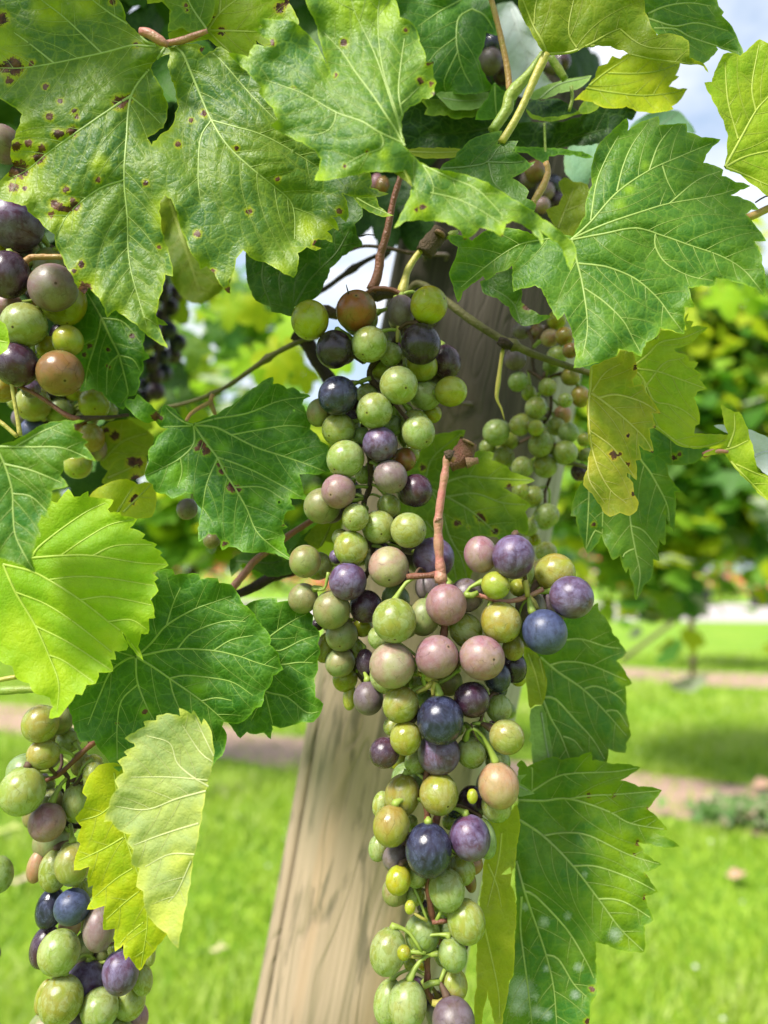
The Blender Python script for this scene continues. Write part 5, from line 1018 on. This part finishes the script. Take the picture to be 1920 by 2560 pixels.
# shaded leaves filling the canopy behind the traced ones
def gap(x, y):
    if ((x-905)/125)**2+((y-660)/150)**2 < 1: return True
    if ((x-560)/190)**2+((y-880)/190)**2 < 1: return True
    if x > 1480 - max(0, (250-y))*.0 and y < 900: return True
    return False
fill = []
for gy_ in range(-330, 1260, 85):
    for gx_ in range(-120, 1560, 95):
        x = gx_+random.uniform(-40, 40); y = gy_+random.uniform(-35, 35)
        if y > 620 and 330 < x < 800: continue
        if y > 560 and x > 800: continue
        if y > 1150: continue
        if gap(x, y): continue
        if x > 1440 and y > -40: continue
        fill.append((x, y))
for (x, y) in fill:
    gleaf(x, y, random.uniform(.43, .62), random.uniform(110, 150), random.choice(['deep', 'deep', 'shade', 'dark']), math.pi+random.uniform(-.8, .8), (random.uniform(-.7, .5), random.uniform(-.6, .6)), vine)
for i in range(46):
    gleaf(random.uniform(930, 1460), random.uniform(120, 500), random.uniform(.45, .50) if i % 2 else random.uniform(.58, .7), random.uniform(110, 150), 'deep', math.pi+random.uniform(-.8, .8), (random.uniform(-.6, .4), random.uniform(-.6, .6)), vine)
# extra canopy roof added out of view above to block light and shade the post
for i in range(110):
    d = random.uniform(.24, .60); x = random.uniform(-500, 1650); y = random.uniform(-1100, -260)
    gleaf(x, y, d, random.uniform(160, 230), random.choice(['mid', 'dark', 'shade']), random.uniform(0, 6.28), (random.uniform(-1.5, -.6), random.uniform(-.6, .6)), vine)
# lit leaves, blurred, in the left gap and behind the middle
for (x, y, d, s, k, ro) in [(430, 760, .62, 70, 'lime', 2.6), (520, 700, .75, 60, 'limey', 3.4), (330, 1040, .58, 70, 'lime', 2.9), (700, 890, .9, 90, 'limey', 3.0), (760, 800, .95, 90, 'bright', 2.2), (640, 900, 1.0, 80, 'bright', 3.6),
        (580, 760, 1.1, 70, 'lime', 2.9), (480, 870, .85, 60, 'mid', 3.3), (650, 780, 1.0, 60, 'limey', 2.0), (560, 1060, .7, 60, 'bright', 3.1), (440, 1180, .7, 60, 'mid', 2.6), (520, 1250, .9, 70, 'teal', 3.2),
        (400, 700, .8, 80, 'deep', 3.4), (350, 1120, .6, 80, 'shade', 3.0), (620, 1010, .9, 60, 'shade', 2.6), (690, 720, .9, 60, 'shade', 2.9), (450, 1010, .7, 80, 'shade', 3.4), (600, 1280, .8, 80, 'shade', 3.1), (700, 1220, .8, 80, 'deep', 2.8), (540, 1170, .8, 70, 'mid', 3.4), (720, 1340, .7, 60, 'shade', 2.8), (540, 830, 1.0, 50, 'shade', 2.2), (390, 820, .8, 60, 'deep', 3.2), (430, 930, .8, 70, 'deep', 2.7), (760, 940, .8, 50, 'limey', 3.4), (840, 900, 1.1, 70, 'bright', 2.8), (480, 1040, .62, 55, 'lime', 3.6), (300, 900, .5, 90, 'deep', 3), (210, 1180, .5, 90, 'deep', 3), (300, 1230, .55, 90, 'deep', 2.6), (60, 1040, .5, 110, 'deep', 3.1),
        (1210, 690, .47, 70, 'shade', 2.8), (1330, 800, .46, 70, 'deep', 3.2), (1500, 900, .9, 60, 'shade', 3.3), (1640, 690, 1.0, 60, 'limey', 3.0), (1700, 790, 1.1, 70, 'limey', 2.5), (1810, 740, 1.3, 70, 'bright', 3.3), (1880, 690, 1.2, 60, 'bright', 2.8), (1580, 860, 1.5, 60, 'lime', 2.2)]:
    gleaf(x, y, d, s, k, ro, (random.uniform(-.5, .3), random.uniform(-.4, .4)), vine)

# ------------------------------------------------------------------ background: rows of vines, flowers, road edge, trees
def leafcloud(cx, cy, cz, rx, ry, rz, count, size, seed, holes=0.3):
    """many small folded leaf faces in an uneven volume; returns V,T,rand per leaf"""
    r = np.random.default_rng(seed)
    blobs = r.uniform(-1, 1, (14, 3))*[rx*.75, ry*.6, rz*.75]
    bi = r.integers(0, 14, count); P_ = blobs[bi]+r.normal(size=(count, 3))*[rx*.23, ry*.35, rz*.2]
    P_ = P_+[cx, cy, cz]
    a = r.uniform(0, 2*math.pi, count); tx = r.normal(size=(count, 3)); tx /= np.linalg.norm(tx, axis=1)[:, None]
    up = np.tile([0, -.5, .9], (count, 1))+r.normal(size=(count, 3))*.55; up /= np.linalg.norm(up, axis=1)[:, None]
    u = np.cross(up, tx); u /= np.linalg.norm(u, axis=1)[:, None]; v = np.cross(up, u)
    s = size*r.uniform(.6, 1.25, count)
    prof = [(0, -.5, 0), (.55, -.3, .1), (.62, .15, .12), (.25, .25, .03), (0, .62, -.1), (-.25, .25, .03), (-.62, .15, .12), (-.55, -.3, .1)]
    V = np.concatenate([(P_+s[:, None]*(p[0]*u+p[1]*v+p[2]*up))[:, None, :] for p in prof], 1).reshape(-1, 3)
    k = len(prof); base = np.arange(count)[:, None]*k
    T = np.concatenate([base+np.array([[0, 1, 2]]), base+np.array([[0, 2, 3]]), base+np.array([[0, 3, 4]]), base+np.array([[0, 4, 5]]), base+np.array([[0, 5, 6]]), base+np.array([[0, 6, 7]])])
    return V, T, np.repeat(r.uniform(0, 1, count), k)
def foliage_mat(name, cols, trans=.35):
    n = N(name); a = n.attr('rnd'); rmp = n.n('ShaderNodeValToRGB'); cr = rmp.color_ramp; cr.interpolation = 'CONSTANT'
    while len(cr.elements) < len(cols): cr.elements.new(.5)
    for i, (p, c) in enumerate(cols): cr.elements[i].position = p; cr.elements[i].color = (*c, 1)
    n.l(a, rmp.inputs[0])
    pb = n.n('ShaderNodeBsdfPrincipled', ins={'Base Color': rmp.outputs[0], 'Roughness': .5}); tl = n.n('ShaderNodeBsdfTranslucent', ins={'Color': rmp.outputs[0]})
    ms = n.n('ShaderNodeMixShader', ins={0: trans}); n.l(pb.outputs[0], ms.inputs[1]); n.l(tl.outputs[0], ms.inputs[2]); n.l(ms.outputs[0], n.out.inputs[0]); return n.m
M_FOL = foliage_mat('vine_foliage', [(0, (.09, .24, .03)), (.15, (.18, .38, .035)), (.4, (.30, .50, .03)), (.65, (.48, .58, .02)), (.92, (.45, .52, .36))], .6)
M_TREE = foliage_mat('tree_foliage', [(0, (.03, .09, .02)), (.3, (.05, .14, .03)), (.6, (.08, .2, .04)), (.85, (.12, .24, .04))])
M_RED = foliage_mat('flower_red', [(0, (.6, .05, .03)), (.4, (.75, .12, .06)), (.7, (.8, .3, .25)), (.9, (.75, .2, .35))], .3)
M_BARK = simple_mat('vine_bark', (.13, .09, .06), (.07, .05, .035), 60, .9, .8)
def set_rnd(o, rnd):
    at = o.data.attributes.new('rnd', 'FLOAT', 'POINT'); at.data.foreach_set('value', rnd.astype(np.float32))
def bg_vine(x, y, cz, rx, rz, count, seed, label, group, trunk=True, size=.12, lean=.05):
    root = empty('grapevine', (x, y, 0), label, 'grapevine', group)
    V, T, rnd = leafcloud(x, y, cz, rx, .35, rz, count, size, seed); o = mesh_np('crown', V, T, M_FOL, root, smooth=False); set_rnd(o, rnd); o['kind'] = 'stuff'
    if trunk:
        pts = smooth_path(np.array([(x, y, 0), (x+lean, y, .35), (x-lean*.4, y, .8), (x, y, cz)]), .06)
        V, T = tube_np(pts, np.linspace(.036, .024, len(pts)), 10, True, 1, .08); mesh_np('trunk', V, T, M_BARK, root)
    return root
GV = 'grapevines in the row behind'
bg_vine(1.42, 3.8, 1.78,  .66, .98, 3300, 1, 'full green vine in the row behind, nearest to the mottled leaf', GV, False)
bg_vine(2.15, 3.6, 1.74, .60, .95, 3000, 2, 'full green vine in the row behind, at the right edge', GV, False)
bg_vine(3.36, 8.55, 1.75, .9, .45, 1100, 3, 'vine with a slim bare trunk standing in the second bare strip at the right', GV, True, lean=.03)
bg_vine(5.9, 8.6, 1.6, 1.0, .6, 700, 4, 'vine of the second row beyond the right edge', GV, True)
bg_vine(-.95, 3.9, 1.55, .62, .42, 900, 5, 'green vine in the row behind, seen under the sharp dark leaf', GV, True)
bg_vine(-2.3, 4.0, 1.6, .7, .55, 900, 6, 'vine in the row behind at the far left', GV, True)
bg_vine(-.2, 4.3, 1.62, .5, .40, 800, 7, 'vine in the row behind, hidden mostly by the post', GV, True)
bg_vine(-.75, 3.0, 2.0, .45, .38, 330, 9, 'loose sunlit vine shoots in the left gap against the sky', GV, False)
# brace wire of the second row
a, b = W(1555, 1650, 8.2), W(1730, 1520, 8.6)
V, T = tube_np(np.array([a, (a+b)/2, b]), .022, 8); o = mesh_np('brace_pole', V, T, M_BARK); o['label'] = 'thin slanting brace pole leading up to the slim bare trunk'; o['category'] = 'brace pole'
# flowering shrubs and planters along the gravel
def flower_shrub(x, y, rx, h, seed, label, nf=60, pink=False):
    x *= 1.8; y = y*1.8+.3-.14*x; rx *= 1.5; h *= 1.45
    root = empty('flower_shrub', (x, y, 0), label, 'flowering shrub', 'flowering shrubs along the gravel road')
    V, T, rnd = leafcloud(x, y, h*.5, rx, .35, h*.42, 520, .11, seed); o = mesh_np('foliage', V, T, M_FOL, root, smooth=False); set_rnd(o, rnd); o['kind'] = 'stuff'
    V, T, rnd = leafcloud(x, y-.25, h*.62, rx, .3, h*.36, nf, .13, seed+50); o = mesh_np('flowers', V, T, M_RED, root, smooth=False); set_rnd(o, rnd); o['kind'] = 'stuff'
for (x, y, rx, h, s, lb, nf) in [(4.6, 16.2, .9, 1.35, 21, 'orange-red flowering shrub left of the slim trunk, near the hanging leaf point', 150), (6.7, 16.4, .8, 1.1, 22, 'flowering shrub right of the slim trunk', 90), (8.6, 16.5, .9, 1.2, 23, 'flowering shrub at the right edge of the road', 90),
        (-2.4, 16.0, 1.1, 1.25, 24, 'red flowering shrub seen between the pink stalk and the leaves', 220), (-4.3, 16.4, 1.0, 1.2, 25, 'flowering shrub further left behind the leaves', 120), (-.9, 15.8, .9, 1.1, 26, 'red flowering shrub next to the post', 160), (3.0, 16.2, .7, 1.15, 27, 'flowering shrub beside the lower bunch', 90)]:
    flower_shrub(x, y, rx, h, s, lb, nf)
def planter(x, y, label):
    root = empty('planter', (x, y, 0), label, 'planter', 'dark planters by the road')
    m = simple_mat('dark_planter', (.035, .038, .055), (.05, .05, .07), 20, .6, .2)
    w, dd, h = .5, .3, .55; pts = []
    for (f_, z_) in ((.82, 0), (1.0, h-.05), (1.08, h-.05), (1.08, h), (.96, h), (.94, h-.06)):
        pts += [(sx*w*f_+x, sy*dd*f_+y, z_) for sx, sy in ((-1, -1), (1, -1), (1, 1), (-1, 1))]
    T = [(i*4+j, i*4+(j+1) % 4, (i+1)*4+(j+1) % 4, (i+1)*4+j) for i in range(5) for j in range(4)]+[(20, 21, 22, 23), (3, 2, 1, 0)]
    mesh_np('box', np.array(pts), np.array(T), m, root, smooth=False)
    V, T, rnd = leafcloud(x, y, h+.1, w*.8, .15, .14, 60, .10, int(x*10)+7); o = mesh_np('flowers', V, T, M_RED, root, smooth=False); set_rnd(o, rnd); o['kind'] = 'stuff'
planter(12.6, 25.6, 'dark planter with red flowers near the right edge, beyond the slim trunk'); planter(10.3, 25.9, 'smaller dark planter just right of the slim trunk')
# far trees
def far_tree(x, y, h, w, seed, label):
    root = empty('tree', (x, y, 0), label, 'tree', 'trees beyond the road')
    V, T, rnd = leafcloud(x, y, h*.62, w, w*.8, h*.36, 900, .55, seed); o = mesh_np('crown', V, T, M_TREE, root, smooth=False); set_rnd(o, rnd); o['kind'] = 'stuff'
    V, T = tube_np(smooth_path(np.array([(x, y, 0), (x+.2, y, h*.3), (x, y, h*.6)]), .5), (.28), 8); mesh_np('trunk', V, T, M_BARK, root)
rr_ = np.random.default_rng(5)
wh = ['far left', 'left', 'left of the post', 'behind the post', 'right of the post', 'behind the row vines', 'behind the slim trunk', 'right', 'far right']
for i, x in enumerate(np.linspace(-34, 38, 9)):
    far_tree(x, 52+rr_.uniform(-5, 5), rr_.uniform(4.2, 6.2), 4.2, 70+i, 'dark green far tree beyond the gravel road, ' + wh[i])

# ------------------------------------------------------------------ grass, clover, weeds, fallen leaves
def grass():
    r = np.random.default_rng(4); n = 150000
    y = 1.25+9.5*r.power(1.15, n)**1.6; x = r.uniform(-1, 1, n)*(.35+y*.58)
    yr = lambda yc: (-x*math.sin(RA)+(y-yc)*math.cos(RA))+yc
    ya, yb = yr(4.7), yr(10.25)
    keep = ~(((ya > 4.33) & (ya < 5.17) & (r.uniform(size=n) < .93)) | ((yb > 9.6) & (yb < 10.9) & (r.uniform(size=n) < .95)))
    # bare-ish patches
    x, y = x[keep], y[keep]; n = len(x)
    cl = np.sin(x*3.1+1)*np.sin(y*2.7)+.5*np.sin(x*9+2)*np.sin(y*8)
    h = (.035+.022*cl.clip(-1, 1)+.02*r.uniform(size=n))*(1+.06*y); a = r.uniform(0, 6.28, n); w = .0022*(1+.28*y)*r.uniform(.7, 1.5, n)
    lean = r.normal(size=(n, 2))*.5
    p0 = np.stack([x+w*np.cos(a), y+w*np.sin(a), np.zeros(n)], 1); p1 = np.stack([x-w*np.cos(a), y-w*np.sin(a), np.zeros(n)], 1)
    p2 = np.stack([x+lean[:, 0]*h, y+lean[:, 1]*h, h], 1)
    V = np.stack([p0, p1, p2], 1).reshape(-1, 3); T = np.arange(3*n).reshape(-1, 3)
    m = foliage_mat('grass_blades', [(0, (.13, .28, .012)), (.2, (.26, .42, .025)), (.45, (.40, .55, .05)), (.78, (.52, .62, .16)), (.95, (.60, .55, .30))], .4)
    o = mesh_np('grass', V, T, m, None, smooth=False); o['kind'] = 'stuff'; o['label'] = 'short bright green lawn grass'
    set_rnd(o, np.repeat((r.uniform(0, 1, n)*.75+.25*(cl*.5+.5)).clip(0, .99), 3))
grass()
def clover():
    r = np.random.default_rng(9); n = 130
    y = 1.7+6*r.uniform(0, 1, n)**1.2; x = r.uniform(-1, 1, n)*(.3+y*.55); k = ~((y > 3.65) & (y < 4.8)); x, y = x[k], y[k]; n = len(x)
    V, T = [], []
    ico = [(0, 0, 1), (.9, 0, .3), (.28, .85, .3), (-.73, .53, .3), (-.73, -.53, .3), (.28, -.85, .3), (0, 0, -.4)]
    tri = [(0, 1, 2), (0, 2, 3), (0, 3, 4), (0, 4, 5), (0, 5, 1), (6, 2, 1), (6, 3, 2), (6, 4, 3), (6, 5, 4), (6, 1, 5)]
    s = r.uniform(.006, .012, n)
    V = (np.array(ico)[None]*s[:, None, None]+np.stack([x, y, r.uniform(.05, .08, n)], 1)[:, None]).reshape(-1, 3)
    T = (np.arange(n)[:, None, None]*7+np.array(tri)[None]).reshape(-1, 3)
    o = mesh_np('clover_flowers', V, T, simple_mat('clover_white', (.6, .64, .48), (.5, .58, .36), 300, .7), None); o['kind'] = 'stuff'; o['label'] = 'tiny white clover heads in the lawn'
clover()
def weeds(x, y, rx, ry, h, seed, label):
    V, T, rnd = leafcloud(x, y, h*.5, rx, ry, h*.45, 2600, .05, seed)
    k = V[:, 2] < .004; V[k, 2] = .004
    o = mesh_np('weeds', V, T, foliage_mat('weed_leaves', [(0, (.09, .19, .04)), (.4, (.16, .28, .07)), (.7, (.26, .30, .15)), (.88, (.34, .25, .17))], .3), None, smooth=False); set_rnd(o, rnd)
    o['kind'] = 'stuff'; o['label'] = label
weeds(1.95, 3.62, .42, .12, .09, 31, 'low dark weeds on the bare strip at the right')
def fallen(px, py, s, c, label):
    k = (py-1280)/F; dz = FWD[2]-UPV[2]*k; d = -(CAM[2]-.05)/dz; p = W(px, py, d)
    pts = leaf_shape(int(px)); V = np.column_stack([pts*s, .15*s*np.sin(pts[:, 0]*3)+.1*s*pts[:, 1]**2]); V = np.concatenate([V, [[0, 0, .1*s]]])+p
    n_ = len(pts); T = np.array([(i, (i+1) % n_, n_) for i in range(n_)])
    o = mesh_np('fallen_leaf', V, T, simple_mat('dry_leaf', c, tuple(q*.7 for q in c), 80, .8), None); o['label'] = label; o['category'] = 'fallen leaf'
fallen(1842, 2187, .045, (.55, .33, .22), 'tan fallen leaf lying on the lawn at the right edge')
fallen(545, 2372, .03, (.55, .5, .25), 'yellowish fallen leaf on the lawn left of the post')
fallen(52, 2200, .045, (.55, .40, .30), 'pinkish tan fallen leaf near the left edge behind the lower left bunch')
fallen(15, 2075, .07, (.5, .55, .15), 'yellow-green fallen leaf at the left edge')
fallen(1910, 1960, .08, (.6, .36, .25), 'tan fallen leaf on the bare strip at the right edge')
